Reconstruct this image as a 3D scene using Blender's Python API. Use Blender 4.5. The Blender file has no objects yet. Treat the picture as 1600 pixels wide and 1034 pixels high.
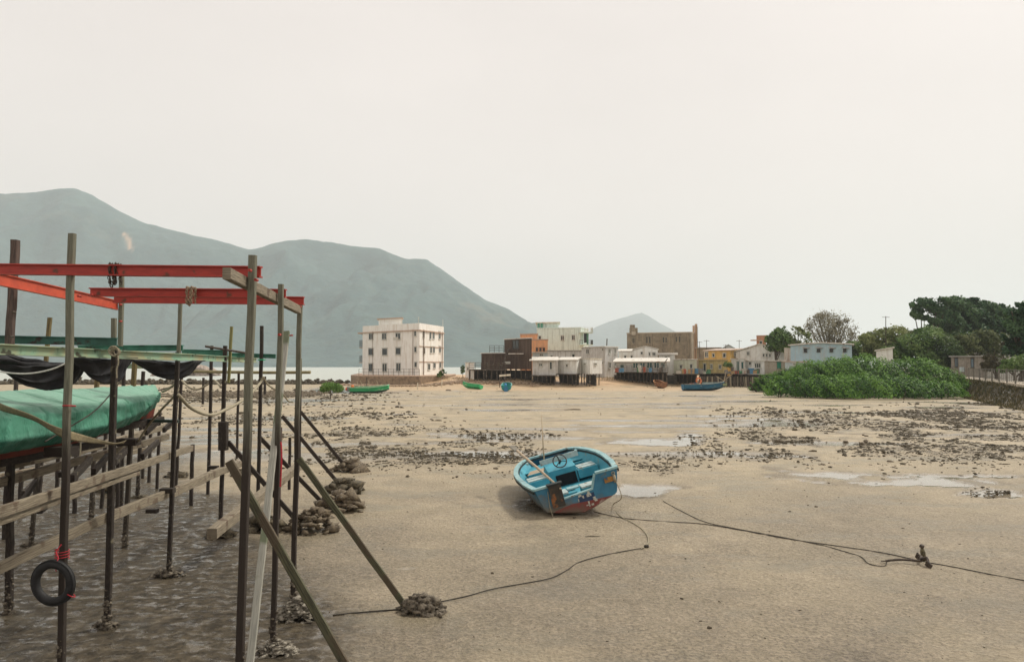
import bpy, math, random
import numpy as np
from mathutils import Vector, Matrix
R = math.radians
rnd = random.Random(7)
npr = np.random.default_rng(11)
C = bpy.context.scene.collection
sc = bpy.context.scene

# ---------------------------------------------------------------- camera
F = 1233.0; CZ = 3.06; HOR = 570.0
PITCH = math.atan((HOR-517)/F)
cam_d = bpy.data.cameras.new("camera"); cam = bpy.data.objects.new("camera", cam_d); C.objects.link(cam)
cam_d.sensor_width = 36; cam_d.lens = F/1600*36; cam_d.clip_start = .05; cam_d.clip_end = 30000
cam.location = (0, 0, CZ); cam.rotation_euler = (R(90)+PITCH, 0, 0)
sc.camera = cam

# ---------------------------------------------------------------- light
SUN_EL, SUN_AZ = R(50), R(62)
w = bpy.data.worlds.new("World"); sc.world = w; w.use_nodes = True
nt = w.node_tree; nt.nodes.clear()
wo = nt.nodes.new('ShaderNodeOutputWorld'); bg = nt.nodes.new('ShaderNodeBackground')
sky = nt.nodes.new('ShaderNodeTexSky'); sky.sky_type = 'NISHITA'; sky.sun_disc = False
sky.sun_elevation = SUN_EL; sky.sun_rotation = SUN_AZ; sky.dust_density = 6; sky.air_density = 1.5
hs = nt.nodes.new('ShaderNodeHueSaturation'); hs.inputs['Saturation'].default_value = .35
mx = nt.nodes.new('ShaderNodeMixRGB'); mx.inputs[0].default_value = .8
mx.inputs[2].default_value = (8.75, 7.85, 7.25, 1)
tc = nt.nodes.new('ShaderNodeTexCoord'); mp = nt.nodes.new('ShaderNodeMapping'); mp.inputs['Scale'].default_value = (1, 1, 2.5)
nz = nt.nodes.new('ShaderNodeTexNoise'); nz.inputs['Scale'].default_value = 1.6; nz.inputs['Detail'].default_value = 5
cr = nt.nodes.new('ShaderNodeMapRange'); cr.inputs[1].default_value = .3; cr.inputs[2].default_value = .7
cr.inputs[3].default_value = .93; cr.inputs[4].default_value = 1.05
ml = nt.nodes.new('ShaderNodeVectorMath'); ml.operation = 'SCALE'
L = nt.links.new
L(sky.outputs[0], hs.inputs['Color']); L(hs.outputs[0], mx.inputs[1])
L(tc.outputs['Generated'], mp.inputs[0]); L(mp.outputs[0], nz.inputs['Vector']); L(nz.outputs[0], cr.inputs[0])
L(mx.outputs[0], ml.inputs[0]); L(cr.outputs[0], ml.inputs['Scale']); L(ml.outputs[0], bg.inputs[0])
bg.inputs[1].default_value = .113; L(bg.outputs[0], wo.inputs[0])
sd = bpy.data.lights.new("sun", 'SUN'); sun = bpy.data.objects.new("sun", sd); C.objects.link(sun)
sd.energy = 3.2; sd.angle = R(8); sd.color = (1, .94, .84)
sv = Vector((math.sin(SUN_AZ)*math.cos(SUN_EL), math.cos(SUN_AZ)*math.cos(SUN_EL), math.sin(SUN_EL)))
sun.rotation_euler = sv.to_track_quat('Z', 'Y').to_euler(); sun.location = (0, 0, 30)
sc.view_settings.view_transform = 'Standard'; sc.view_settings.look = 'None'
sc.view_settings.exposure = 0.0; sc.view_settings.gamma = 1
sc.cycles.max_bounces = 6; sc.cycles.volume_bounces = 2; sc.cycles.transparent_max_bounces = 8
sc.cycles.use_denoising = True

# haze: one closed box of even density
def build_haze():
    X, Y0, Y1, Z0, Z1 = 9000, -400, 9500, -4.0, 640
    me = bpy.data.meshes.new('haze')
    v = [(x, y, z) for x in (-X, X) for y in (Y0, Y1) for z in (Z0, Z1)]
    me.from_pydata(v, [], [(0,1,3,2), (4,6,7,5), (0,4,5,1), (2,3,7,6), (0,2,6,4), (1,5,7,3)])
    o = bpy.data.objects.new('haze', me); C.objects.link(o); o['kind'] = 'stuff'
    o['label'] = 'thin pale haze over the bay fading the hills'; o['category'] = 'haze'
    m = bpy.data.materials.new('haze'); m.use_nodes = True; n = m.node_tree; n.nodes.clear()
    out = n.nodes.new('ShaderNodeOutputMaterial'); pv = n.nodes.new('ShaderNodeVolumePrincipled')
    pv.inputs['Color'].default_value = (.845, .91, .945, 1); pv.inputs['Density'].default_value = HAZE
    pv.inputs['Anisotropy'].default_value = 0
    n.links.new(pv.outputs[0], out.inputs['Volume']); me.materials.append(m)
    m.cycles.homogeneous_volume = True if hasattr(m.cycles, 'homogeneous_volume') else None
HAZE = .00025
build_haze()

# ---------------------------------------------------------------- projection helpers: a place in the photo and its distance -> a real point
cp, sp_ = math.cos(PITCH), math.sin(PITCH)
def W(px, py, d):
    a = (px-800)/F; b = (517-py)/F
    y = cp - b*sp_; z = sp_ + b*cp
    k = d/y
    return Vector((a*k, d, CZ+z*k))
def G(px, py, z=0.0):
    a = (px-800)/F; b = (517-py)/F
    y = cp - b*sp_; zz = sp_ + b*cp
    k = (z-CZ)/zz
    return Vector((a*k, y*k, z))
def ZP(py, d): return W(800, py, d).z

# ---------------------------------------------------------------- numpy noise
_tab = npr.random((256, 256))
def vnoise(x, y):
    xi = np.floor(x).astype(int); yi = np.floor(y).astype(int); fx = x-xi; fy = y-yi
    fx = fx*fx*(3-2*fx); fy = fy*fy*(3-2*fy)
    t = lambda i, j: _tab[(xi+i) & 255, (yi+j) & 255]
    return (t(0,0)*(1-fx)+t(1,0)*fx)*(1-fy)+(t(0,1)*(1-fx)+t(1,1)*fx)*fy
def fbm(x, y, o=4):
    s = 0; a = .5; tot = 0
    for i in range(o):
        s = s+a*vnoise(x*2**i+17.3*i, y*2**i+5.1*i); tot += a; a *= .5
    return s/tot
def ss(a, b, x):
    t = np.clip((x-a)/(b-a), 0, 1); return t*t*(3-2*t)
def ppx(x, y): return 800+F*x/np.maximum(y, 1.0)

_bx = [-900, 560, 640, 700, 800, 950, 1080, 1150, 1250, 1480, 1600, 2400]
_by = [900, 900, 112, 108, 105, 104, 111, 112, 110, 92, 80, 60]
def H(x, y):
    x = np.asarray(x, float); y = np.asarray(y, float); px = ppx(x, y)
    h = .05*(fbm(x*.35, y*.22)-.5) + .012*(fbm(x*2.1, y*1.6, 3)-.5)
    ys = np.interp(px, _bx, _by)
    bank = ss(0, 15, y-ys+2.5*(fbm(x*.12, y*.12)-.5))*1.12
    far = 1-ss(158, 175, y)*(px < 770)
    h = h+bank*far
    h = h-1.6*ss(132, 142, y+6*(fbm(x*.08, y*.08)-.5))*(px < 545)-1.9*ss(158, 172, y)*((px >= 545) & (px < 770))
    xl = np.interp(y, [0, 20, 48, 54, 68, 90, 120], [33, 33, 33.4, 34.6, 40, 49, 60])
    rb = ss(0, 1.7, x-xl+.8*(fbm(x*.5, y*.5)-.5))*1.45*(y < 130)
    h = np.maximum(h, rb*(rb > .01)+h*(rb <= .01))
    h = h+7*ss(100, 175, y)*ss(1400, 1560, px)
    return h
def Hs(x, y): return float(H(np.array([x]), np.array([y]))[0])
def GG(px, py, dz=0.0):
    p = G(px, py)
    for _ in range(4):
        p = G(px, py, Hs(p.x, p.y))
    p.z += dz
    return p

# ---------------------------------------------------------------- materials
MC = {}
def mat(name, col, col2=None, rough=.8, scale=6, stretch=(1,1,1), detail=6, bump=.3, bscale=None, streak=None, coord='Object',
        metal=0, low=None, spec=.4, sep=(.35,.65), blotch=None):
    """weathered surface: two tones mixed by noise, optional run-down stains, tide-dark foot, bump"""
    if name in MC: return MC[name]
    m = bpy.data.materials.new(name); m.use_nodes = True; n = m.node_tree; P = n.nodes['Principled BSDF']
    tc = n.nodes.new('ShaderNodeTexCoord'); mp = n.nodes.new('ShaderNodeMapping'); mp.inputs['Scale'].default_value = stretch
    n.links.new(tc.outputs[coord], mp.inputs[0])
    nz = n.nodes.new('ShaderNodeTexNoise'); nz.inputs['Scale'].default_value = scale; nz.inputs['Detail'].default_value = detail; nz.inputs['Roughness'].default_value = .62
    n.links.new(mp.outputs[0], nz.inputs['Vector'])
    def rng(src, a, b, c=0, d=1):
        r = n.nodes.new('ShaderNodeMapRange'); r.inputs[1].default_value = a; r.inputs[2].default_value = b
        r.inputs[3].default_value = c; r.inputs[4].default_value = d; n.links.new(src, r.inputs[0]); return r.outputs[0]
    def mix(f, a, b):
        q = n.nodes.new('ShaderNodeMixRGB')
        if isinstance(f, float): q.inputs[0].default_value = f
        else: n.links.new(f, q.inputs[0])
        for s, v in ((1, a), (2, b)):
            if isinstance(v, tuple): q.inputs[s].default_value = (*v[:3], 1)
            else: n.links.new(v, q.inputs[s])
        return q.outputs[0]
    col2 = col2 or tuple(c*.72 for c in col)
    c = mix(rng(nz.outputs[0], sep[0], sep[1]), col2, col)
    if blotch:      # patches of another colour: rust, lichen, flaking
        n3 = n.nodes.new('ShaderNodeTexNoise'); n3.inputs['Scale'].default_value = blotch[1]; n3.inputs['Detail'].default_value = 8
        n.links.new(tc.outputs['Object'], n3.inputs['Vector'])
        c = mix(rng(n3.outputs[0], blotch[2], blotch[2]+.07), c, blotch[0])
    if streak:
        m2 = n.nodes.new('ShaderNodeMapping'); m2.inputs['Scale'].default_value = (2.2, 2.2, .22)
        n2 = n.nodes.new('ShaderNodeTexNoise'); n2.inputs['Scale'].default_value = 1.6; n2.inputs['Detail'].default_value = 7
        n.links.new(tc.outputs['Object'], m2.inputs[0]); n.links.new(m2.outputs[0], n2.inputs['Vector'])
        c = mix(rng(n2.outputs[0], .5, .72, 0, .8), c, streak)
    if low:         # (height, softness, colour): darkened by the tide below a height
        ge = n.nodes.new('ShaderNodeNewGeometry'); sx = n.nodes.new('ShaderNodeSeparateXYZ'); n.links.new(ge.outputs['Position'], sx.inputs[0])
        ad = n.nodes.new('ShaderNodeMath'); ad.operation = 'ADD'; n.links.new(sx.outputs['Z'], ad.inputs[0])
        n.links.new(rng(nz.outputs[0], 0, 1, -.35, .35), ad.inputs[1])
        c = mix(rng(ad.outputs[0], low[0]-low[1], low[0]+low[1], 1, 0), c, low[2])
    n.links.new(c, P.inputs['Base Color'])
    P.inputs['Roughness'].default_value = rough; P.inputs['Metallic'].default_value = metal
    P.inputs['Specular IOR Level'].default_value = spec
    if bump:
        b = n.nodes.new('ShaderNodeBump'); b.inputs['Strength'].default_value = bump; b.inputs['Distance'].default_value = .02
        if bscale:
            n4 = n.nodes.new('ShaderNodeTexNoise'); n4.inputs['Scale'].default_value = bscale; n4.inputs['Detail'].default_value = 4
            n.links.new(mp.outputs[0], n4.inputs['Vector']); n.links.new(n4.outputs[0], b.inputs['Height'])
        else: n.links.new(nz.outputs[0], b.inputs['Height'])
        n.links.new(b.outputs[0], P.inputs['Normal'])
    MC[name] = m
    return m

def leafmat(name, c1, c2, c3=None):
    if name in MC: return MC[name]
    m = bpy.data.materials.new(name); m.use_nodes = True; n = m.node_tree; P = n.nodes['Principled BSDF']
    at = n.nodes.new('ShaderNodeAttribute'); at.attribute_name = 'tint'
    r = n.nodes.new('ShaderNodeValToRGB'); e = r.color_ramp.elements
    e[0].position = .1; e[0].color = (*c1, 1); e[1].position = .9; e[1].color = (*(c3 or c2), 1)
    k = e.new(.5); k.color = (*(tuple((a+b)/2 for a, b in zip(c1, c2)) if c3 is None else c2), 1)
    n.links.new(at.outputs['Fac'], r.inputs[0]); n.links.new(r.outputs[0], P.inputs['Base Color'])
    P.inputs['Roughness'].default_value = .6; P.inputs['Specular IOR Level'].default_value = .3
    tr = n.nodes.new('ShaderNodeBsdfTranslucent'); n.links.new(r.outputs[0], tr.inputs[0])
    ms = n.nodes.new('ShaderNodeMixShader'); ms.inputs[0].default_value = .25
    out = [x for x in n.nodes if x.type == 'OUTPUT_MATERIAL'][0]
    n.links.new(P.outputs[0], ms.inputs[1]); n.links.new(tr.outputs[0], ms.inputs[2]); n.links.new(ms.outputs[0], out.inputs[0])
    MC[name] = m
    return m

tide = (.035, .026, .018)
WD = mat('weathered_timber', (.22,.215,.155), (.085,.085,.058), scale=9, stretch=(.6,14,14), coord='UV', bump=.7, sep=(.3,.7), low=(2.45, .3, (.034,.025,.018)))
WDG = mat('mossy_timber', (.115,.112,.06), (.04,.038,.024), scale=7, stretch=(.7,10,10), coord='UV', bump=.7, blotch=((.085,.065,.04), 2.2, .48))
WDL = mat('pale_timber', (.31,.265,.19), (.13,.105,.07), scale=8, stretch=(.5,12,12), coord='UV', bump=.8, blotch=((.12,.085,.055), 4, .57))
WDP = mat('silver_plank', (.38,.37,.31), (.22,.22,.19), scale=8, stretch=(.5,12,12), coord='UV', bump=.5, blotch=((.13,.15,.09), 2.5, .53))
WDD = mat('tide_dark_post', (.05,.038,.027), (.014,.010,.008), scale=9, stretch=(1.5,8,8), coord='UV', bump=1.0, blotch=((.16,.14,.09), 9, .63))
RED = mat('red_painted_steel', (.42,.042,.026), (.28,.03,.02), rough=.55, scale=5, stretch=(1,4,4), bump=.15, blotch=((.12,.04,.02), 7, .63))
ORG = mat('orange_red_steel', (.52,.075,.03), (.38,.05,.022), rough=.55, scale=5, bump=.15, blotch=((.2,.05,.02), 7, .64))
GRN = mat('green_painted_steel', (.06,.24,.16), (.03,.11,.075), rough=.6, scale=4, bump=.2, blotch=((.03,.03,.02), 6, .58))
GRNY = mat('green_steel_peeling_cream', (.20,.38,.27), (.32,.30,.17), rough=.65, scale=2.5, bump=.3, blotch=((.05,.05,.03), 5, .6))
OYS = mat('oyster_crust', (.20,.17,.125), (.05,.04,.028), scale=22, bump=1.0, rough=.85, sep=(.4,.62))
ROCK = mat('dark_mud_rock', (.13,.105,.062), (.03,.024,.014), scale=16, bump=1.0, rough=.75, sep=(.35,.65), blotch=((.25,.22,.16), 14, .64))
ROCKL = mat('brown_oyster_rock', (.19,.15,.095), (.06,.045,.03), scale=14, bump=1.0, rough=.8, blotch=((.34,.31,.24), 12, .62))
ROPE = mat('pale_rope', (.42,.38,.27), (.22,.19,.13), scale=60, bump=.6)
ROPED = mat('dark_wet_rope', (.06,.05,.035), (.02,.018,.014), scale=60, bump=.6)
ROPEW = mat('white_rope', (.7,.7,.65), (.5,.5,.45), scale=60, bump=.4)
ROPER = mat('red_rope', (.5,.03,.04), (.3,.02,.03), scale=60, bump=.4)
RUB = mat('black_rubber', (.022,.022,.022), (.012,.012,.012), scale=20, bump=.4, rough=.7)
IRON = mat('rusty_iron', (.09,.065,.045), (.03,.022,.017), scale=25, bump=.8, rough=.7)
NET = mat('black_netting', (.02,.021,.024), (.009,.009,.011), scale=9, bump=.5, rough=.7)

# ---------------------------------------------------------------- mesh building
OFF = {}
class MB:
    def __init__(s): s.v = []; s.f = []; s.uv = []
    def add(s, vs, fs, uvs=None):
        b = len(s.v); s.v += [tuple(p) for p in vs]
        for i, f in enumerate(fs):
            s.f.append(tuple(b+k for k in f)); s.uv.append(uvs[i] if uvs else [(0, 0)]*len(f))
        return s
    def bar(s, p, q, w=.1, h=None, n=1, wob=0, roll=0, taper=1.0, up=None):
        """squared timber from p to q, w across, h deep; n segments with a little wander"""
        h = h or w; p = Vector(p); q = Vector(q); t = (q-p); ln = t.length; t.normalize()
        a = Vector(up) if up else (Vector((0, 0, 1)) if abs(t.z) < .8 else Vector((0, 1, 0)))
        x = t.cross(a).normalized(); y = x.cross(t).normalized()
        if roll: m = Matrix.Rotation(roll, 3, t); x = m @ x; y = m @ y
        vs = []; sec = [(-1,-1), (1,-1), (1,1), (-1,1)]; c = .06*min(w, h)
        prof = []
        for sx, sy in sec:      # chamfered corners
            e = min(w, h)*.09
            if sx*sy > 0: prof += [(sx*(w/2), sy*(h/2-e)), (sx*(w/2-e), sy*(h/2))]
            else: prof += [(sx*(w/2-e), sy*(h/2)), (sx*(w/2), sy*(h/2-e))]
        k = len(prof)
        u0 = rnd.random()*7
        for i in range(n+1):
            f = i/n; o = p+(q-p)*f; tp = 1+(taper-1)*f
            if wob and 0 < i < n: o = o+x*rnd.uniform(-wob, wob)+y*rnd.uniform(-wob, wob)
            vs += [o+x*a_*tp+y*b_*tp for a_, b_ in prof]
        per = [0]
        for i in range(k):
            a_, b_ = prof[i], prof[(i+1) % k]; per.append(per[-1]+math.hypot(a_[0]-b_[0], a_[1]-b_[1]))
        fs = []; uv = []
        for i in range(n):
            for j in range(k):
                fs.append((i*k+j, i*k+(j+1) % k, (i+1)*k+(j+1) % k, (i+1)*k+j))
                l0, l1 = u0+ln*i/n, u0+ln*(i+1)/n
                uv.append([(l0, per[j]), (l0, per[j+1]), (l1, per[j+1]), (l1, per[j])])
        fs.append(tuple(range(k-1, -1, -1))); uv.append([(prof[j][0], prof[j][1]) for j in range(k-1, -1, -1)])
        fs.append(tuple(n*k+j for j in range(k))); uv.append([(prof[j][0], prof[j][1]) for j in range(k)])
        return s.add(vs, fs, uv)
    def ibeam(s, p, q, w=.09, h=.12, t=.012):
        p = Vector(p); q = Vector(q); z = Vector((0, 0, 1))
        s.bar(p+z*(h/2-t/2), q+z*(h/2-t/2), w, t); s.bar(p-z*(h/2-t/2), q-z*(h/2-t/2), w, t)
        d = (q-p).normalized()*.002
        return s.bar(p+d, q-d, t, h-2*t)
    def box(s, c, sz, rz=0, rx=0):
        c = Vector(c); m = Matrix.Rotation(rz, 3, 'Z') @ Matrix.Rotation(rx, 3, 'X')
        vs = [c+m @ Vector((sx*sz[0]/2, sy*sz[1]/2, sz_*sz[2]/2)) for sx in (-1, 1) for sy in (-1, 1) for sz_ in (-1, 1)]
        return s.add(vs, [(0,1,3,2), (4,6,7,5), (0,4,5,1), (2,3,7,6), (0,2,6,4), (1,5,7,3)])
    def prism(s, poly, z0, z1):
        n = len(poly); zt = z1 if isinstance(z1, (list, tuple)) else [z1]*n
        vs = [(p[0], p[1], z0) for p in poly]+[(p[0], p[1], zt[i]) for i, p in enumerate(poly)]
        return s.add(vs, [tuple(range(n-1, -1, -1)), tuple(range(n, 2*n))]+[(i, (i+1) % n, n+(i+1) % n, n+i) for i in range(n)])
    def tube(s, pts, r, k=8, cap=True, rr=None):
        pts = [Vector(p) for p in pts]; n = len(pts); vs = []; x = None; ln = 0; us = []
        for i, p in enumerate(pts):
            t = (pts[min(i+1, n-1)]-pts[max(i-1, 0)]).normalized()
            if x is None:
                x = t.cross(Vector((0, 0, 1)) if abs(t.z) < .9 else Vector((0, 1, 0))).normalized()
            x = (x-t*x.dot(t)).normalized(); y = t.cross(x)
            ra = rr[i] if rr else r
            if i: ln += (p-pts[i-1]).length
            us.append(ln)
            vs += [p+(x*math.cos(2*math.pi*j/k)+y*math.sin(2*math.pi*j/k))*ra for j in range(k)]
        fs = []; uv = []
        for i in range(n-1):
            for j in range(k):
                fs.append((i*k+j, i*k+(j+1) % k, (i+1)*k+(j+1) % k, (i+1)*k+j))
                a, b = j*r, (j+1)*r; uv.append([(us[i], a), (us[i], b), (us[i+1], b), (us[i+1], a)])
        if cap: fs += [tuple(range(k-1, -1, -1)), tuple((n-1)*k+j for j in range(k))]; uv += [[(0, 0)]*k]*2
        return s.add(vs, fs, uv)
    def ring(s, c, R_, r, ax=(0, 1, 0), k=32, j=10, sx=1, sz=1):
        ax = Vector(ax).normalized(); a = ax.cross(Vector((0, 0, 1))).normalized() if abs(ax.z) < .9 else Vector((1, 0, 0)); b = a.cross(ax)
        pts = []; c = Vector(c); vs = []
        for i in range(k):
            an = 2*math.pi*i/k; o = (a*math.cos(an)*sx+b*math.sin(an)*sz); ctr = c+o*R_
            for q in range(j):
                t = 2*math.pi*q/j; vs.append(ctr+(o.normalized()*math.cos(t)+ax*math.sin(t))*r)
        fs = [(i*j+q, i*j+(q+1) % j, ((i+1) % k)*j+(q+1) % j, ((i+1) % k)*j+q) for i in range(k) for q in range(j)]
        return s.add(vs, fs)
    def grid(s, fn, nu, nv):
        vs = [fn(i/nu, j/nv) for i in range(nu+1) for j in range(nv+1)]; m = nv+1
        fs = [(i*m+j, (i+1)*m+j, (i+1)*m+j+1, i*m+j+1) for i in range(nu) for j in range(nv)]
        uv = [[(i/nu, j/nv), ((i+1)/nu, j/nv), ((i+1)/nu, (j+1)/nv), (i/nu, (j+1)/nv)] for i in range(nu) for j in range(nv)]
        return s.add(vs, fs, uv)
    def build(s, name, m, parent=None, local=False, smooth=False, solid=0):
        off = Vector((0, 0, 0)) if local or parent is None else OFF.get(parent.name, Vector((0, 0, 0)))
        me = bpy.data.meshes.new(name)
        me.from_pydata([tuple(Vector(v)-off) for v in s.v], [], s.f)
        ul = me.uv_layers.new(name='UVMap'); flat = [c for f in s.uv for q in f for c in q]
        ul.data.foreach_set('uv', flat)
        me.materials.append(m)
        if smooth: me.polygons.foreach_set('use_smooth', [True]*len(me.polygons))
        o = bpy.data.objects.new(name, me); C.objects.link(o)
        if parent: o.parent = parent; OFF[o.name] = off
        if solid:
            md = o.modifiers.new('thick', 'SOLIDIFY'); md.thickness = solid; md.offset = 0
        return o
def thing(name, label, cat, loc=(0, 0, 0), group=None, rot=None):
    o = bpy.data.objects.new(name, None); C.objects.link(o); o.location = loc; o.empty_display_size = .3
    if rot: o.rotation_euler = rot
    OFF[o.name] = Vector(loc) if not rot else Vector((0, 0, 0))
    o['label'] = label; o['category'] = cat
    if group: o['group'] = group
    return o
def tag(o, label, cat, group=None, kind=None):
    o['label'] = label; o['category'] = cat
    if group: o['group'] = group
    if kind: o['kind'] = kind
    return o
def npmesh(name, v, f, m, parent=None, attrs=None, smooth=False, local=False):
    v = np.asarray(v, float).reshape(-1, 3); f = np.asarray(f, int); k = f.shape[1]
    if parent is not None and not local: v = v-np.array(OFF.get(parent.name, (0, 0, 0)))
    me = bpy.data.meshes.new(name); me.vertices.add(len(v)); me.vertices.foreach_set('co', v.ravel())
    me.loops.add(f.size); me.loops.foreach_set('vertex_index', f.ravel())
    me.polygons.add(len(f)); me.polygons.foreach_set('loop_start', np.arange(0, f.size, k)); me.polygons.foreach_set('loop_total', np.full(len(f), k))
    if smooth: me.polygons.foreach_set('use_smooth', np.ones(len(f), bool))
    me.update(calc_edges=True); me.validate()
    for n_, a in (attrs or {}).items():
        at = me.attributes.new(n_, 'FLOAT', 'POINT'); at.data.foreach_set('value', np.asarray(a, float).ravel())
    me.materials.append(m); o = bpy.data.objects.new(name, me); C.objects.link(o)
    if parent is not None: o.parent = parent; OFF[o.name] = OFF.get(parent.name, Vector((0, 0, 0)))
    return o
def smooth_pts(pts, n=6):
    P = [Vector(p) for p in pts]
    if len(P) < 3: return P
    out = []
    for i in range(len(P)-1):
        p0 = P[max(i-1, 0)]; p1 = P[i]; p2 = P[i+1]; p3 = P[min(i+2, len(P)-1)]
        for j in range(n):
            t = j/n; out.append(.5*((2*p1)+(p2-p0)*t+(2*p0-5*p1+4*p2-p3)*t*t+(3*p1-p0-3*p2+p3)*t**3))
    return out+[P[-1]]
def rope(name, pts, r, m, label, cat='rope', group=None):
    return tag(MB().tube(smooth_pts(pts), r, 6).build(name, m, smooth=True), label, cat, group)

# rocks: many deformed small stones in one array
def ico(sub=1):
    import bmesh
    b = bmesh.new(); bmesh.ops.create_icosphere(b, subdivisions=sub, radius=1)
    v = np.array([x.co[:] for x in b.verts]); f = np.array([[q.index for q in x.verts] for x in b.faces]); b.free()
    return v, f
ICO1 = ico(1); ICO2 = ico(2)
def rocks(pos, size, flat=.5, base=ICO1, jit=.35, seed=1, elong=1.6):
    r = np.random.default_rng(seed); v0, f0 = base; n = len(pos); k = len(v0)
    pos = np.asarray(pos, float); size = np.asarray(size, float).reshape(-1, 1, 1)
    v = v0[None]*(1+r.uniform(-jit, jit, (n, k, 1)))
    sc_ = np.stack([r.uniform(.7, elong, n), r.uniform(.6, 1.1, n), r.uniform(.6, 1.3, n)*flat], 1)[:, None, :]
    v = v*sc_; a = r.uniform(0, 6.28, n); t = r.uniform(-.5, .5, n)
    ct, st = np.cos(t)[:, None], np.sin(t)[:, None]
    y = v[..., 1]*ct-v[..., 2]*st; z = v[..., 1]*st+v[..., 2]*ct; x = v[..., 0]
    ca, sa = np.cos(a)[:, None], np.sin(a)[:, None]
    v = np.stack([x*ca-y*sa, x*sa+y*ca, z], 2)*size+pos[:, None, :]
    f = (f0[None]+(np.arange(n)*k)[:, None, None]).reshape(-1, 3)
    return v.reshape(-1, 3), f

# leaves: small two-sided faces spread through blobs
def leaves(blobs, n, size, seed=1, thr=.42, fr=1.2, shell=.55, dark=0):
    r = np.random.default_rng(seed); B = np.array(blobs, float)
    wgt = B[:, 3]*B[:, 4]+B[:, 4]*B[:, 5]+B[:, 3]*B[:, 5]; idx = r.choice(len(B), n*2, p=wgt/wgt.sum())
    d = r.normal(size=(n*2, 3)); d /= np.linalg.norm(d, axis=1)[:, None]
    rad = shell+(1-shell)*r.random(n*2)**.6
    rad *= 1+.18*(r.random(n*2)-.5)
    b = B[idx]; p = b[:, :3]+d*rad[:, None]*b[:, 3:6]
    c = fbm(p[:, 0]*fr+p[:, 2]*.7*fr+31, p[:, 1]*fr-p[:, 2]*.9*fr+11, 3)
    keep = c > thr*r.uniform(.8, 1.2, n*2); p = p[keep][:n]; c = c[keep][:n]; d = d[keep][:n]; b = b[keep][:n]; n = len(p)
    p = p+d*((c-.5)[:, None]*1.1+r.normal(size=(n, 1))*.09)*b[:, 3:4]*.55
    a = d+r.normal(size=(n, 3))*.7; a /= np.linalg.norm(a, axis=1)[:, None]
    u = np.cross(a, r.normal(size=(n, 3))); u /= np.linalg.norm(u, axis=1)[:, None]; w_ = np.cross(a, u)
    s = size*r.uniform(.6, 1.4, n)[:, None]
    q = np.stack([p-u*s, p-w_*s*.55, p+u*s, p+w_*s*.55], 1)
    t = np.clip(.5+(c-.5)*1.6+r.uniform(-.28, .28, n), 0, 1)
    return q.reshape(-1, 3), np.arange(n*4).reshape(-1, 4), np.repeat(t, 4)

# ================================================================ SETTING
# tidal flat: one sheet, finer near the camera, running under the sea on the left and up to the village bank
def gauss_list(px, py, lst):
    s = 0
    for cx, cy, rx, ry, k in lst: s = s+k*np.exp(-(((px-cx)/rx)**2+((py-cy)/ry)**2))
    return s
PUD = [(1040,692,60,7,1.2), (1075,682,20,8,1), (1120,706,60,4,.9), (1200,712,70,4,.8), (1300,740,90,6,1.1), (1420,752,110,6,1.2), (1540,768,60,6,1.1),
       (1530,742,120,3,.7), (1002,766,42,10,1.3), (790,712,90,5,.8), (700,706,90,4,.8), (980,690,50,3,.6), (520,611,50,4,1.3), 
       (640,883,20,2,.9), (400,704,60,4,.6), (880,748,40,4,.3), (900,664,90,2.5,.5), (1180,655,120,2.2,.7), (700,676,80,2.2,.5), (640,612,120,3,.4)]
RUBB = [(600,690,110,22,.9), (560,650,90,12,.5), (700,712,120,14,.9), (850,722,110,16,.9), (1000,735,60,14,.6), (520,700,80,30,.6), (760,680,80,10,.4), (470,620,110,8,1.0),
        (1180,690,90,22,.6), (1300,690,110,26,.8), (1430,690,110,26,.8), (1560,700,80,22,.9), (1480,652,150,14,1.6), (1520,668,110,12,1.1), (1250,702,60,8,.8), (1330,650,110,10,.6), (1200,645,90,7,.5),
        (1560,640,80,10,1.0), (300,620,200,14,.8), (360,660,120,16,.6), (1020,720,80,10,.4), (1540,770,40,6,.4), (820,690,60,8,.3)]
def ground_attrs(x, y, h):
    px = ppx(x, y); py = HOR+F*(CZ-0*h)/np.maximum(y, .8)
    n1 = fbm(x*.9, y*.55, 5); n2 = fbm(x*.25+9, y*.4+3, 4); n3 = fbm(x*2.7, y*2.2, 4)
    pud = ss(.46, .64, gauss_list(px, py, PUD)*1.0+(n1-.5)*1.5+(n3-.5)*.9)*(h < .3)*(gauss_list(px, py, PUD) > .14)
    ring = ss(.22, .5, gauss_list(px, py, PUD)*1.0+(n1-.5)*1.5)
    # seep water lying in low streaks all over the middle distance
    pud = np.maximum(pud, ss(.56, .66, fbm(x*.16+4, y*.55, 5))*ss(22, 30, y)*(1-ss(75, 95, y))*.9)
    rub = np.clip(gauss_list(px, py, RUBB), 0, 1.3)*ss(.40, .58, fbm(x*.55+3, y*.42, 5)*.6+n3*.4)*1.3
    edge = np.interp(py, [598, 640, 720, 800, 900, 1034, 1400], [-200, 160, 300, 400, 455, 500, 640])
    wet = (1-ss(-80, 80, px-edge+(n2-.5)*260))*ss(.1, .35, n3*.4+n1*.6)
    wet = wet*(py > 600)
    wet = np.maximum(wet, ss(.25, .8, gauss_list(px, py, [(832,786,34,13,1.2), (1000,768,50,14,.8)])))  # first blob: wet scour plus the blue boat's shadow painted into the mud
    sand = ss(.12, .4, h+.35*(n1-.5))*ss(60, 95, y)*(px > 560)*(1-ss(1130, 1230, px))
    strip = (px > 600)*(px < 1120)*ss(88, 100, y)*(n2 > .3)
    sand = np.maximum(sand, strip*.55)
    bank = ss(1480, 1530, px)*ss(.12, .5, h)
    ring = np.maximum(ring, ss(.48, .6, fbm(x*.16+4, y*.55, 5))*ss(20, 28, y)*(1-ss(75, 95, y)))
    return pud, rub, wet, sand, bank, ring
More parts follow.
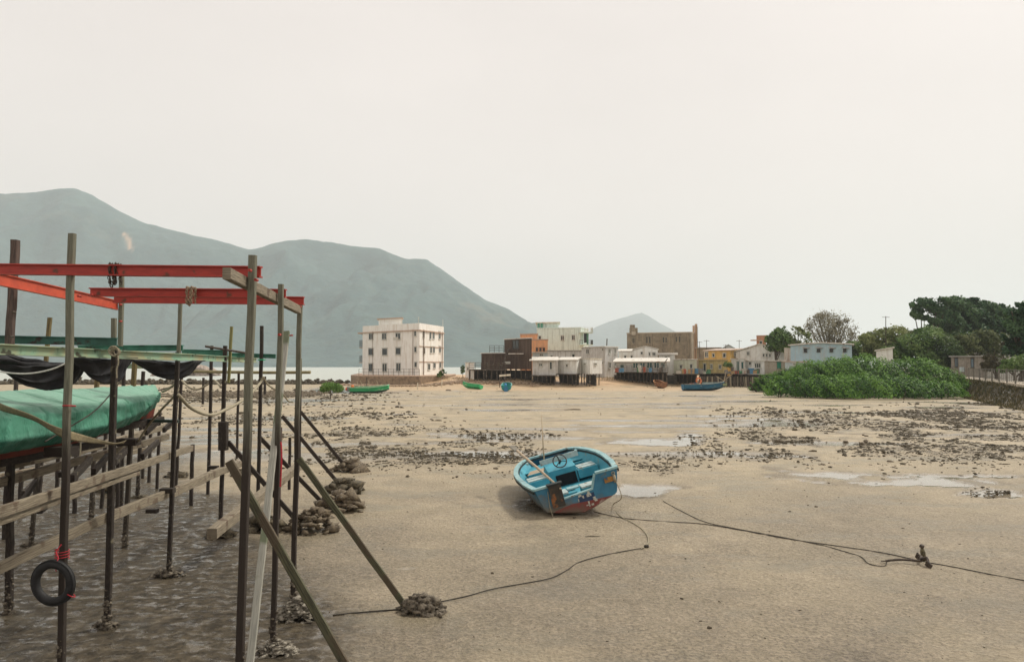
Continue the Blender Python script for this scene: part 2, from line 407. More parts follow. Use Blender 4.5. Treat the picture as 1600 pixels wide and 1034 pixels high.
yy = np.concatenate([np.linspace(-8, 2.5, 8), np.geomspace(3.2, 420, 640)])
tt = np.linspace(-1.25, 1.25, 560)
Yg, Tg = np.meshgrid(yy, tt, indexing='ij'); Xg = Tg*(np.maximum(Yg, 0)+7)
Hg = H(Xg, Yg)
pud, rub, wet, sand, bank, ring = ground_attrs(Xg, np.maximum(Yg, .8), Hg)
nearw = 1-ss(30, 60, Yg)
lump = (fbm(Xg*6, Yg*5, 4)-.5)*.035*nearw*(1-pud) + rub*.07*(fbm(Xg*3.1+7, Yg*3.1, 4)-.35)*(1-pud)
Hg2 = Hg+lump-.03*pud
ny, nx = Xg.shape; idx = np.arange(ny*nx).reshape(ny, nx)
faces = np.stack([idx[:-1, :-1], idx[:-1, 1:], idx[1:, 1:], idx[1:, :-1]], -1).reshape(-1, 4)

m = bpy.data.materials.new('tidal_mud'); m.use_nodes = True; n = m.node_tree; P = n.nodes['Principled BSDF']
def N(t, **k):
    q = n.nodes.new(t)
    for a, b in k.items(): setattr(q, a, b)
    return q
def A_(nm): q = N('ShaderNodeAttribute'); q.attribute_name = nm; return q.outputs['Fac']
def MR(src, a, b, c=0, d=1):
    r = N('ShaderNodeMapRange'); n.links.new(src, r.inputs[0])
    for i, v in enumerate((a, b, c, d)): r.inputs[i+1].default_value = v
    return r.outputs[0]
def MX(f, a, b):
    q = N('ShaderNodeMixRGB')
    for s, v in ((0, f), (1, a), (2, b)):
        if isinstance(v, tuple): q.inputs[s].default_value = (*v, 1)
        elif isinstance(v, float): q.inputs[s].default_value = v
        else: n.links.new(v, q.inputs[s])
    return q.outputs[0]
def MM(op, a, b, c=None):
    q = N('ShaderNodeMath'); q.operation = op
    for s, v in ((0, a), (1, b)) + (((2, c),) if c is not None else ()):
        if isinstance(v, (int, float)): q.inputs[s].default_value = v
        else: n.links.new(v, q.inputs[s])
    return q.outputs[0]
tcn = N('ShaderNodeTexCoord'); O = tcn.outputs['Object']
def NZ(scale, det=6, st=(1, 1, 1), rough=.6):
    q = N('ShaderNodeTexNoise'); q.inputs['Scale'].default_value = scale; q.inputs['Detail'].default_value = det; q.inputs['Roughness'].default_value = rough
    mpp = N('ShaderNodeMapping'); mpp.inputs['Scale'].default_value = st; n.links.new(O, mpp.inputs[0]); n.links.new(mpp.outputs[0], q.inputs['Vector']); return q.outputs[0]
fine = NZ(20, 6, rough=.72); mid = NZ(7, 6); big = NZ(.9, 6); strk = NZ(.5, 6, (1, 2.2, 1))
c = MX(MR(fine, .40, .58), (.155, .122, .078), (.50, .42, .285))
spk = NZ(60, 3, rough=.8); c = MX(MR(spk, .60, .66, 0, .75), c, (.10, .08, .055)); c = MX(MR(NZ(44, 4), .63, .70, 0, .6), c, (.62, .56, .44))
c = MX(MR(mid, .3, .7), MX(.5, c, (.30, .25, .155)), c)
c = MX(MR(big, .35, .7, 0, .5), c, (.64, .525, .36))
c = MX(MR(strk, .42, .62, 0, .45), c, (.34, .285, .18))
vor = N('ShaderNodeTexVoronoi'); vor.inputs['Scale'].default_value = 9; n.links.new(O, vor.inputs['Vector'])
hole = MR(vor.outputs['Distance'], .05, .13, 1, 0)
oliv = MR(NZ(.42, 7, (1, 1.7, 1), .65), .50, .60); c = MX(MM('MULTIPLY', oliv, .6), c, (.235, .20, .118))
c = MX(MM('MULTIPLY', hole, .55), c, (.13, .10, .065))
sandc = MX(MR(mid, .3, .7), (.46, .30, .165), (.60, .43, .26))
damp_dim = MX(MR(mid, .35, .65), (.12, .10, .065), (.25, .205, .148)); damp_dim = MX(MR(fine, .40, .55), (.085, .07, .05), damp_dim); c = MX(MM('MULTIPLY', A_('damp'), .85), c, damp_dim)  # towards the camera: damp, plus lens falloff put into the mud colour
c = MX(A_('sand'), c, sandc)
rubc = MX(MR(fine, .42, .58), (.035, .028, .017), (.22, .18, .115))
c = MX(MM('MULTIPLY', MR(A_('rub'), .2, .8, 0, 1.0), MR(NZ(2.2, 7, (1, 1.3, 1), .7), .44, .56)), c, rubc)
wet_shade_c = MX(MR(mid, .38, .62), (.018, .014, .009), (.082, .066, .042))
c = MX(MR(A_('wet'), 0, 1, 0, .88), c, wet_shade_c)
c = MX(MR(A_('pud'), 0, 1, 0, .6), c, (.30, .265, .20))
bankc = MX(MR(mid, .4, .6), (.03, .027, .014), (.09, .07, .038))
c = MX(A_('bank'), c, bankc)
n.links.new(c, P.inputs['Base Color'])
wet1 = MM('MULTIPLY', A_('wet'), MR(NZ(4.2, 8, (1, 1.25, 1), .72), .50, .58))
ro = MM('SUBTRACT', MM('SUBTRACT', .62, MM('MULTIPLY', oliv, .22)), MM('MULTIPLY', wet1, .44))
ro = MM('MAXIMUM', MM('SUBTRACT', ro, MM('MULTIPLY', A_('pud'), .62)), .05)
n.links.new(ro, P.inputs['Roughness']); n.links.new(MM('ADD', MM('SUBTRACT', .4, MM('MULTIPLY', A_('wet'), .25)), MM('MULTIPLY', MM('MAXIMUM', wet1, A_('pud')), .6)), P.inputs['Specular IOR Level'])
b = N('ShaderNodeBump'); b.inputs['Distance'].default_value = .09
hh = MM('ADD', MM('MULTIPLY', fine, .55), MM('MULTIPLY', mid, 1.0)); hh = MM('SUBTRACT', hh, MM('MULTIPLY', hole, .25))
n.links.new(hh, b.inputs['Height'])
fl = MM('SUBTRACT', 1.0, MM('MAXIMUM', A_('pud'), MM('MULTIPLY', wet1, .96)))
n.links.new(MM('MULTIPLY', fl, .75), b.inputs['Strength']); n.links.new(b.outputs[0], P.inputs['Normal'])
MUD = m
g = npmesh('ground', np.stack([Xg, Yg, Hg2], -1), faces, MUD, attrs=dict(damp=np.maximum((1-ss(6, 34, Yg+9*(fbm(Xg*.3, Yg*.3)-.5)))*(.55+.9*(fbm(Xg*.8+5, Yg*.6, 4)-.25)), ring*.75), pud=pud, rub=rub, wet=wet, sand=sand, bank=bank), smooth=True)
g['kind'] = 'structure'

# sea
m = bpy.data.materials.new('sea_water'); m.use_nodes = True; n = m.node_tree; P = n.nodes['Principled BSDF']
P.inputs['Base Color'].default_value = (.42, .45, .41, 1); P.inputs['Roughness'].default_value = .55
tcn = N('ShaderNodeTexCoord'); O = tcn.outputs['Object']
b = N('ShaderNodeBump'); b.inputs['Strength'].default_value = .35; b.inputs['Distance'].default_value = .3
n.links.new(NZ(.35, 5, (1, 2.5, 1)), b.inputs['Height']); n.links.new(b.outputs[0], P.inputs['Normal'])
s = MB().grid(lambda u, v: (-8500+17000*u, 110+9000*v*v, -.55), 20, 40).build('sea', m)
s['kind'] = 'structure'

# hills across the bay
def hill(name, crest, foot, dcrest, mt, amp, px0, px1, seed, nu=420, nv=70):
    xs = np.linspace(px0, px1, nu); cp_ = np.interp(xs, [c[0] for c in crest], [c[1] for c in crest])
    kx = np.array([c[0] for c in crest])
    s = np.concatenate([np.linspace(0, 1, nv), 1+np.linspace(.03, .8, 12)])
    U, S = np.meshgrid(xs, s, indexing='ij')
    d = foot+(dcrest-foot)*S; cz = CZ+(HOR-np.repeat(cp_[:, None], len(s), 1))*dcrest/F
    X = (U-800)/F*d
    prof = np.where(S <= 1, .72*S+.28*S**2.2, 1-.75*(S-1)/.8)
    rid = 1-np.abs(2*fbm(X*.0042+seed, d*.0022, 5)-1)*1.0
    rid2 = fbm(X*.02+seed, d*.02, 4)
    damp = 4*prof*(1-prof)
    Z = cz*prof+amp*(rid-.75)*damp*1.3+(rid2-.5)*9*np.clip(prof*3, 0, 1)
    Z = np.maximum(Z, -4*(1-prof)); Z[:, 0] = -3
    nn, mm = X.shape; ix = np.arange(nn*mm).reshape(nn, mm)
    f = np.stack([ix[:-1, :-1], ix[1:, :-1], ix[1:, 1:], ix[:-1, 1:]], -1).reshape(-1, 4)
    # bare slip scar
    pyv = HOR-F*(Z-CZ)/d
    cx = np.interp(pyv, [352, 360, 372, 386], [168, 186, 197, 200])
    scar = np.where((pyv > 354) & (pyv < 390), np.exp(-((U-cx)/3.5)**2), 0)*(S <= 1)*(fbm(X*.03, d*.03, 3) > .38)
    o = npmesh(name, np.stack([X, d, Z], -1), f, mt, attrs=dict(scar=scar), smooth=True); o['kind'] = 'structure'; return o
m = bpy.data.materials.new('hill_scrub'); m.use_nodes = True; n = m.node_tree; P = n.nodes['Principled BSDF']
tcn = N('ShaderNodeTexCoord'); O = tcn.outputs['Object']
c = MX(MR(NZ(.012, 8), .38, .62), (.014, .058, .062), (.035, .09, .086))
c = MX(MR(NZ(.05, 6), .45, .7, 0, .6), c, (.025, .055, .038))
c = MX(MR(NZ(.006, 6), .6, .7, 0, .35), c, (.14, .115, .08))
c = MX(A_('scar'), c, (.50, .34, .22))
n.links.new(c, P.inputs['Base Color']); P.inputs['Roughness'].default_value = .95
b = N('ShaderNodeBump'); b.inputs['Strength'].default_value = .7; b.inputs['Distance'].default_value = 12
n.links.new(NZ(.03, 7), b.inputs['Height']); n.links.new(b.outputs[0], P.inputs['Normal'])
HILL = m
crest1 = [(-900,330), (-300,318), (0,300), (60,297), (88,293), (112,293), (140,303), (180,326), (225,348), (260,357), (330,374), (385,388), (410,386),
          (430,379), (450,374), (482,373), (530,380), (590,388), (640,405), (668,406), (690,420), (720,443), (760,470), (800,487), (835,508), (880,540), (930,566), (980,575), (1060,580)]
hill('hills', crest1, 1250, 2100, HILL, 135, -900, 1060, 3.0)
crest2 = [(780,572), (850,556), (900,535), (930,511), (955,501), (975,496), (992,490), (1003,488), (1015,494), (1032,505), (1050,515), (1100,545), (1180,566), (1300,573)]
hill('far_hill', crest2, 3300, 4600, HILL, 60, 760, 1320, 41.0, nu=160, nv=40)
# low headland and the rock spits off the mud edge

# ================================================================ LARGE THINGS: village
WHITEW = mat('stained_white_render', (.84,.83,.78), (.76,.75,.69), scale=1.5, bump=.15, streak=(.60,.54,.44), sep=(.3,.6))
CREAMW = mat('cream_render', (.74,.70,.58), (.60,.55,.43), scale=1.5, bump=.15, streak=(.34,.28,.2))
GREYW = mat('grey_sheet_wall', (.60,.60,.57), (.48,.47,.44), scale=2.5, bump=.3, streak=(.26,.22,.17))
LGREYW = mat('pale_grey_sheet_wall', (.76,.77,.73), (.64,.64,.60), scale=2.5, bump=.2, streak=(.4,.35,.28))
BROWNW = mat('dark_brown_boards', (.085,.05,.032), (.04,.024,.016), scale=3, stretch=(1,1,6), bump=.5, streak=(.14,.10,.07))
ORANGEW = mat('salmon_orange_render', (.74,.38,.19), (.62,.30,.15), scale=2, bump=.1, streak=(.45,.25,.15))
MINTW = mat('pale_mint_render', (.68,.78,.71), (.60,.70,.63), scale=2, bump=.1, streak=(.36,.42,.36))
YELLOWW = mat('mustard_yellow_wall', (.66,.43,.13), (.52,.33,.10), scale=2, bump=.1, streak=(.36,.24,.1))
PYELLOW = mat('dull_yellow_wall', (.56,.45,.20), (.42,.33,.15), scale=2, bump=.1, streak=(.3,.22,.12))
BLUEW = mat('powder_blue_sheet_wall', (.40,.55,.60), (.34,.47,.52), scale=1.6, bump=.2, streak=(.42,.44,.42))
OLDW = mat('blackened_old_render', (.27,.235,.17), (.15,.125,.09), scale=1.2, bump=.3, streak=(.34,.29,.2))
BRICKW = mat('raw_orange_brick', (.46,.24,.14), (.34,.17,.10), scale=4, bump=.3)
TIN = mat('weathered_tin_roof', (.72,.70,.64), (.58,.55,.48), scale=2, stretch=(1,4,1), bump=.4, blotch=((.28,.17,.10), 1.4, .6))
TING = mat('grey_roofing', (.40,.39,.36), (.28,.27,.25), scale=2, bump=.3)
PINKT = mat('terracotta_coping', (.50,.36,.27), (.40,.29,.21), scale=3, bump=.2)
GLASS = mat('dark_window_glass', (.035,.045,.045), (.02,.025,.025), scale=2, rough=.15, bump=0)
GLASST = mat('teal_window_glass', (.03,.13,.12), (.02,.07,.07), scale=2, rough=.2, bump=0)
FRW = mat('pale_window_frame', (.62,.62,.56), (.45,.45,.40), scale=4, bump=.1)
FRD = mat('dark_window_frame', (.08,.07,.055), (.04,.035,.03), scale=4, bump=.1)
STILT = mat('stilt_timber', (.12,.095,.07), (.045,.036,.027), scale=6, bump=.6, blotch=((.3,.26,.2), 3, .6))
STONE = mat('rubble_stone_wall', (.34,.25,.165), (.17,.12,.08), scale=2.4, bump=1.0, bscale=3.2)
SHADEU = mat('underfloor_shade', (.075,.065,.05), (.03,.027,.02), scale=2, bump=.5)  # near-black tone standing in for shade under the stilted floors

def face_pt(a, b, px):
    k = (px-800)/F     # x = k*y along the plan line a-b
    den = (b.x-a.x)-k*(b.y-a.y)
    t = (k*a.y-a.x)/den
    return a+(b-a)*t
def window(root, a, b, px, py, wp, hp, style='two', outm=None, glass=None, sill=True):
    """a framed window set on the plan line a-b, at photo place (px,py), wp by hp photo pixels"""
    p = face_pt(a, b, px); d = p.y; s = d/F
    u = (b-a).normalized(); u.z = 0; nrm = Vector((u.y, -u.x, 0))
    # apparent width -> true width along the face
    p1 = face_pt(a, b, px-wp/2); p2 = face_pt(a, b, px+wp/2); wd = (p2-p1).length; hh_ = hp*s; z = ZP(py, d)
    ctr = Vector((p.x, p.y, z)); fm = outm or FRW; t = max(.05, min(.09, wd*.12))
    def bx(mb, cu, cz, su, sz, out, th):
        c_ = ctr+u*cu+Vector((0, 0, cz))+nrm*out
        mb.box(c_, (su, th, sz), rz=math.atan2(u.y, u.x))
    mb = MB()
    bx(mb, 0, hh_/2-t/2, wd, t, .03, .10); bx(mb, 0, -hh_/2+t/2, wd, t, .03, .10)
    bx(mb, -wd/2+t/2, 0, t, hh_-2*t, .03, .096); bx(mb, wd/2-t/2, 0, t, hh_-2*t, .03, .096)
    if style == 'two': bx(mb, 0, 0, t*.9, hh_-2*t, .03, .09)
    if style == 'three':
        bx(mb, -wd/6, 0, t*.8, hh_-2*t, .03, .09); bx(mb, wd/6, 0, t*.8, hh_-2*t, .03, .09)
    if sill: bx(mb, 0, hh_/2+.05, wd+.12, .06, .06, .16); bx(mb, 0, -hh_/2-.05, wd+.1, .05, .05, .14)
    fr = mb.build('window', fm, root)
    pm = MB(); bx(pm, 0, 0, wd-2*t-.004, hh_-2*t-.004, .022, .03); pm.build('pane', glass or GLASS, fr)
    return fr
def plan(A, B, Cc=None, depth=6):
    a = W(A[0], 600, A[1]); b = W(B[0], 600, B[1]); a.z = b.z = 0
    if Cc: c = W(Cc[0], 600, Cc[1]); c.z = 0
    else:
        c = b+Vector((b.x, b.y, 0)).normalized()*depth
    return a, b, c, a+(c-b)
def roof_mesh(a, b, c, d, zt, kind, oh=.25, th=.12, rise=.8):
    u = (b-a).normalized(); v = (c-b).normalized(); mb = MB()
    A, B, C_, D = a-u*oh-v*oh, b+u*oh-v*oh, c+u*oh+v*oh, d-u*oh+v*oh
    if kind == 'flat': return mb.prism([A, B, C_, D], zt, zt+th)
    if kind == 'shed':      # high at the back
        z = lambda p, hz: (p.x, p.y, hz); z0 = [zt, zt, zt+rise, zt+rise]; q = [A, B, C_, D]
        vs = [z(p, h_) for p, h_ in zip(q, z0)]+[z(p, h_+th) for p, h_ in zip(q, z0)]
        return mb.add(vs, [(3,2,1,0), (4,5,6,7), (0,1,5,4), (1,2,6,5), (2,3,7,6), (3,0,4,7)])
    if kind == 'side':      # falls to the left
        q = [A, B, C_, D]; z0 = [zt, zt+rise, zt+rise, zt]
        vs = [(p.x, p.y, h_) for p, h_ in zip(q, z0)]+[(p.x, p.y, h_+th) for p, h_ in zip(q, z0)]
        return mb.add(vs, [(3,2,1,0), (4,5,6,7), (0,1,5,4), (1,2,6,5), (2,3,7,6), (3,0,4,7)])
    # gable: ridge runs front to back ('gable') or along the front ('ridge')
    if kind == 'gable':
        m1, m2 = (A+B)/2, (D+C_)/2; l = [A, m1, B]; r_ = [D, m2, C_]
    else:
        m1, m2 = (A+D)/2, (B+C_)/2; l = [A, m1, D]; r_ = [B, m2, C_]
    hz = [zt, zt+rise, zt]
    vs = [(p.x, p.y, h_) for p, h_ in zip(l, hz)]+[(p.x, p.y, h_) for p, h_ in zip(r_, hz)]
    vs += [(x, y, z_+th) for x, y, z_ in vs]
    fs = [(0,1,4,3), (1,2,5,4), (6,9,10,7), (7,10,11,8), (0,3,9,6), (2,8,11,5), (0,6,7,1), (1,7,8,2), (3,4,10,9), (4,5,11,10)]
    return mb.add(vs, fs)
def gable_wall(a, b, c, d, z0, zt, kind, rise):
    mb = MB().prism([a, b, c, d], z0, zt)
    if kind == 'gable':
        for p, q in ((a, b), (d, c)): m_ = (p+q)/2; mb.add([(p.x, p.y, zt), (q.x, q.y, zt), (m_.x, m_.y, zt+rise)], [(0, 1, 2)])
    if kind == 'ridge':
        for p, q in ((b, c), (a, d)): m_ = (p+q)/2; mb.add([(p.x, p.y, zt), (q.x, q.y, zt), (m_.x, m_.y, zt+rise)], [(0, 1, 2)])
    if kind == 'shed':
        for p, q in ((b, c), (a, d)): mb.add([(p.x, p.y, zt), (q.x, q.y, zt), (q.x, q.y, zt+rise)], [(0, 1, 2)])
        mb.add([(d.x, d.y, zt), (c.x, c.y, zt), (c.x, c.y, zt+rise), (d.x, d.y, zt+rise)], [(0, 1, 2, 3)])
    if kind == 'side':
        for p, q in ((a, b), (d, c)): mb.add([(p.x, p.y, zt), (q.x, q.y, zt), (q.x, q.y, zt+rise)], [(0, 1, 2)])
        mb.add([(b.x, b.y, zt), (c.x, c.y, zt), (c.x, c.y, zt+rise), (b.x, b.y, zt+rise)], [(0, 1, 2, 3)])
    return mb
def house(name, label, cat, A, B, pt, pb, wall, roof=TIN, kind='flat', Cc=None, depth=6, rise=.8, oh=.25, wins=(), side=(), group=None, stilts=0, glass=None, style='two', frame=None, deck=False, rth=.12):
    a, b, c, d = plan(A, B, Cc, depth); dm = min(A[1], B[1]); z0 = ZP(pb, dm); zt = ZP(pt, dm)
    if not stilts: z0 = min(z0, Hs(a.x, a.y)-.1, Hs(b.x, b.y)-.1)
    t = thing(name, label, cat, (a.x, a.y, max(Hs(a.x, a.y), -.2)), group)
    gable_wall(a, b, c, d, z0, zt-.02, kind, rise).build('wall', wall, t)
    roof_mesh(a, b, c, d, zt, kind, oh, rise=rise, th=rth).build('roof', roof, t)
    for wn in wins: window(t, a, b, *wn[:4], style=(wn[4] if len(wn) > 4 else style), outm=frame, glass=glass)
    for wn in side: window(t, b, c, *wn[:4], style=(wn[4] if len(wn) > 4 else style), outm=frame, glass=glass)
    if deck:
        u = (b-a).normalized(); v = (c-b).normalized()
        MB().prism([a-u*.2-v*.9, b+u*.2-v*.9, c+u*.2, d-u*.2], z0-.14, z0-.004).build('deck', STILT, t)
    if stilts:
        u = (b-a); v = (c-b)
        q0 = a+v*.45; q1 = b+v*.45; gm = min(Hs(q0.x, q0.y), Hs(q1.x, q1.y))-.1
        MB().prism([q0, q1, q1+v*.08, q0+v*.08], gm, z0-.16).build('under_shade', SHADEU, t)  # added dark sheet: underfloor shade put into its colour
        for i in range(stilts):
            for j in (0, 1):
                p = a+u*((i+.15+.1*rnd.random())/max(stilts-.7, 1))+v*(.04+.75*j)
                g_ = Hs(p.x, p.y)
                MB().bar((p.x+rnd.uniform(-.15, .15), p.y, g_-.25), (p.x, p.y, z0-.145 if deck else z0), .13, wob=.02, n=2).build('stilt', STILT, t)
    return t, (a, b, c, d, z0, zt)
def rail(mbp, pts, h, every=1.0, r=.025, bars=2):
    """posts and bars of a railing along pts"""
    for p, q in zip(pts[:-1], pts[1:]):
        p = Vector(p); q = Vector(q); n_ = max(1, round((q-p).length/every))
        for i in range(n_+1): o = p+(q-p)*i/n_; mbp.bar(o, o+Vector((0, 0, h)), r*2)
        for k in range(bars): hz = Vector((0, 0, h*(1-k/max(bars, 1)))); mbp.bar(p+hz, q+hz, r*1.8)

# --- white three-storey house on its stone platform
t, (a, b, c, d, z0, zt) = house('white_house', 'three-storey white house with dark square windows standing alone at the water', 'house', (566,132), (655,122), 516, 587, WHITEW, WHITEW, 'flat', (693,134), oh=.02,
    wins=[(580,525.5,7.5,10.5), (600.5,525.5,7.5,10.5), (622,525,8,10), (649,521,3.4,8,'one'), (580,549.5,8.5,11.5,'one'), (601.5,549.5,8.5,11.5,'one'), (622.5,548.5,8.5,11.5,'one'), (649.5,546,4,9,'one'),
          (580,574,7.5,13,'one'), (601.5,574,7.5,13), (623,573.5,7.5,13), (650,569.5,4.5,8,'one')],
    side=[(661.5,522,3,11,'one'), (672,524,3,12,'one'), (677,524,3,12,'one'), (686.5,524,3,12,'one'), (662.5,548,3,10,'one'), (673,546.5,3,10,'one'), (677.5,546.5,3,10,'one'), (687,546,3,10,'one'),
          (670,573,4,10,'one'), (678.5,571,4,9,'one'), (687.5,570,3,10,'one')])
u = (b-a).normalized(); v = (c-b).normalized()
par = MB(); zp = ZP(504.5, 122)
for p, q in ((a, b), (b, c), (c, d), (d, a)):
    uu = (q-p).normalized(); nn = Vector((uu.y, -uu.x, 0))
    par.prism([p, q, q-nn*.2-uu*.2, p-nn*.2+uu*.2], zt+.12, zp)
par.build('parapet', WHITEW, t)
cor = MB()
cor.prism([a-u*.25-v*.25, b+u*.25-v*.25, b+u*.25-v*.003, a-u*.25-v*.003], zt-.05, zt+.1)
cor.prism([b+u*.003+v*.0, b+u*.28+v*.0, c+u*.28, c+u*.003], zt-.05, zt+.1); cor.build('cornice', PINKT, t)
for py_ in (541.5, 565):
    zz = ZP(py_, 126); MB().prism([b+u*.004, b+u*.14, c+u*.14, c+u*.004], zz-.04, zz+.04).build('string_course', PINKT, t)
pa, pb2, pc, pd = plan((591,131), (628,128), None, 3.5)
MB().prism([pa, pb2, pc, pd], zt+.1, ZP(498, 129)).build('stair_head', WHITEW, t)
MB().prism([pa-u*.3-v*.3, pb2+u*.3-v*.3, pc+u*.3, pd-u*.3], ZP(498, 129)+.004, ZP(496.5, 129)).build('stair_head_roof', PINKT, t)
eave = MB(); e0 = a-u*1.5; eave.prism([e0+v*.1, a-u*.003+v*.1, a-u*.003+v*4, e0+v*4], zt-.1, zt+.12); eave.build('eave', PINKT, t)
for py0, py1 in ((532, 543), (556, 566)):
    z_0, z_1 = ZP(py1, 134), ZP(py0, 134); o = a-u*1.25
    bal = MB().prism([o+v*.5, a-u*.003+v*.5, a-u*.003+v*5, o+v*5], z_0-.12, z_0); bb = bal.build('balcony', PINKT, t)
    r_ = MB(); rail(r_, [(o+v*.55).to_tuple()[:2]+(z_0,), (a+v*.55-u*.05).to_tuple()[:2]+(z_0,)], z_1-z_0, .35, .02, 3); rail(r_, [(o+v*.55).to_tuple()[:2]+(z_0,), (o+v*5).to_tuple()[:2]+(z_0,)], z_1-z_0, .35, .02, 3)
    r_.build('railing', FRD, bb)
for pxp, f_, q_, rr_ in ((661, b, c, .07), (646, a, b, .045), (690, b, c, .06), (583, a, b, .03)):
    p = face_pt(f_, q_, pxp); un = (q_-f_).normalized(); nn = Vector((un.y, -un.x, 0))*.13
    MB().tube([(p.x+nn.x, p.y+nn.y, z0+1.3), (p.x+nn.x, p.y+nn.y, zt+.2)], rr_, 6).build('drainpipe', mat('rusty_pipe', (.22,.14,.09), scale=3), t)
MB().box(W(618.5, 529, 125.2)+Vector((0, -.2, 0)), (.8, .4, .5)).build('air_conditioner', FRW, t)
for px_, py_, d_ in ((654, 495, 123), (692, 499, 134)):
    p = W(px_, py_, d_); MB().bar((p.x, p.y, zt+.3), p, .09).build('roof_pole', FRW, t)

# stone platform
pl = [W(548, 600, 124), W(560, 600, 118.5), W(655, 600, 115), W(700, 600, 120), W(712, 600, 139), W(560, 600, 152)]
zpl = ZP(587.5, 118)
o = MB().prism(pl, -1.4, zpl).build('sea_wall', STONE)
tag(o, 'rough brown stone retaining wall beneath the white three-storey house', 'retaining wall')
OFF['sea_wall'] = Vector((0, 0, 0))
MB().prism([p+(Vector((628/1233*0, 0, 0))) for p in pl], zpl+.003, zpl+.09).build('wall_cap', PINKT, o)
t = thing('terrace_fence', 'thin dark railing along the platform of the white house', 'fence', (pl[1].x, pl[1].y, zpl))
r_ = MB(); q = [Vector((p.x, p.y+.3, zpl+.09)) for p in (W(560, 600, 118.6), W(600, 600, 117), W(655, 600, 115.2))]
for a_, b_ in zip(q[:-1], q[1:]):
    for k in (.55, .95): r_.bar(a_+Vector((0, 0, k)), b_+Vector((0, 0, k)), .035)
r_.build('rail', FRD, t)
for i in range(13):
    f_ = i/12; p = q[0].lerp(q[2], f_); p.y = np.interp(f_, [0, .42, 1], [q[0].y, q[1].y, q[2].y]); MB().bar(p, p+Vector((0, 0, 1.0)), .05).build('fence_post', FRD, t)

# --- brown timber house on stilts
t, (a, b, c, d, z0, zt) = house('brown_stilt_house', 'dark brown two-storey timber house raised on stilts above the sand bank', 'house', (788,118), (831,112), 528.5, 577, BROWNW, TIN, 'flat', None, depth=7, rise=.35, oh=.15, stilts=6,
    wins=[(806,538,10,14,'two'), (820,560,0.1,0.1)][:1], frame=FRD)
a2, b2, c2, d2 = plan((752,120), (789,118), None, 6)
zx = ZP(552, 118); z2 = ZP(577, 118)
MB().prism([a2, b2, c2, d2], z2, zx).build('side_wing', BROWNW, t)
roof_mesh(a2, b2, c2, d2, zx+.003, 'flat', .2).build('wing_roof', TIN, t)
r_ = MB(); rail(r_, [(W(765, 600, 118).x, 118.1, zx+.12), (W(787, 600, 118).x, 118.1, zx+.12)], 1.05, .7, .03, 3); r_.build('roof_railing', FRD, t)
dk = MB(); p0, p1 = W(733, 600, 115), W(790, 600, 113); zd = ZP(577, 115)
dk.prism([p0, p1, p1+Vector((0, 5, 0)), p0+Vector((0, 5, 0))], zd-.15, zd); dk.build('deck', STILT, t)
r_ = MB(); rail(r_, [(p0.x, p0.y+.05, zd), (p1.x, p1.y+.05, zd)], .95, 1.0, .035, 3); r_.build('deck_railing', STILT, t)
for i in range(9):
    p = p0.lerp(p1, i/8+rnd.uniform(-.02, .02))
    for k in (0.1, 3):
        MB().bar((p.x+rnd.uniform(-.2, .2), p.y+k, Hs(p.x, p.y+k)-.3), (p.x, p.y+k, zd-.155), .14, wob=.03, n=2).build('stilt', STILT, t)
q0 = p0+Vector((0, 3.6, 0)); q1 = p1+Vector((0, 3.6, 0)); MB().prism([q0, q1, q1+Vector((0, .1, 0)), q0+Vector((0, .1, 0))], .2, zd-.16).build('under_shade', SHADEU, t)  # dark sheet added for the shade under the deck
st = MB(); s0, s1 = W(784, 574, 112.6), W(795, 545, 116); st.bar(s0, s1, .07, .2); st.bar(s0+Vector((0, 1, 0)), s1+Vector((0, 1, 0)), .07, .2)
for i in range(9): q = s0.lerp(s1, (i+.5)/9); st.box(q+Vector((0, .5, 0)), (.3, 1.0, .04))
st.build('stair', STILT, t)
MB().box(W(806, 552.5, 113.6), (2.2, .8, .1)).build('awning', TIN, t)
MB().box(W(793, 566.5, 114.5), (.8, .12, .35)).build('sign_board', FRW, t)

t, _ = house('white_hut', 'small white hut at the left end of the brown stilt deck', 'hut', (727,121), (741,117), 567, 588, WHITEW, TIN, 'flat', None, depth=3, wins=[(731.5,576,3,5,'one')])

house('orange_house', 'salmon orange house rising behind the brown timber house', 'house', (813,140), (840,138), 522.5, 560, ORANGEW, PINKT, 'flat', None, 8, oh=.1, rth=.2)
t, _ = house('orange_annex', 'lower orange block with three small windows beside the brown house', 'house', (829,134), (856,133), 531, 556, ORANGEW, PINKT, 'flat', None, 5, oh=.1, rth=.15,
    wins=[(839,546,3.2,5,'one'), (844.5,546,3.2,5,'one'), (850,546,3.2,5,'one')], frame=mat('brown_window_frame', (.16,.08,.045)))
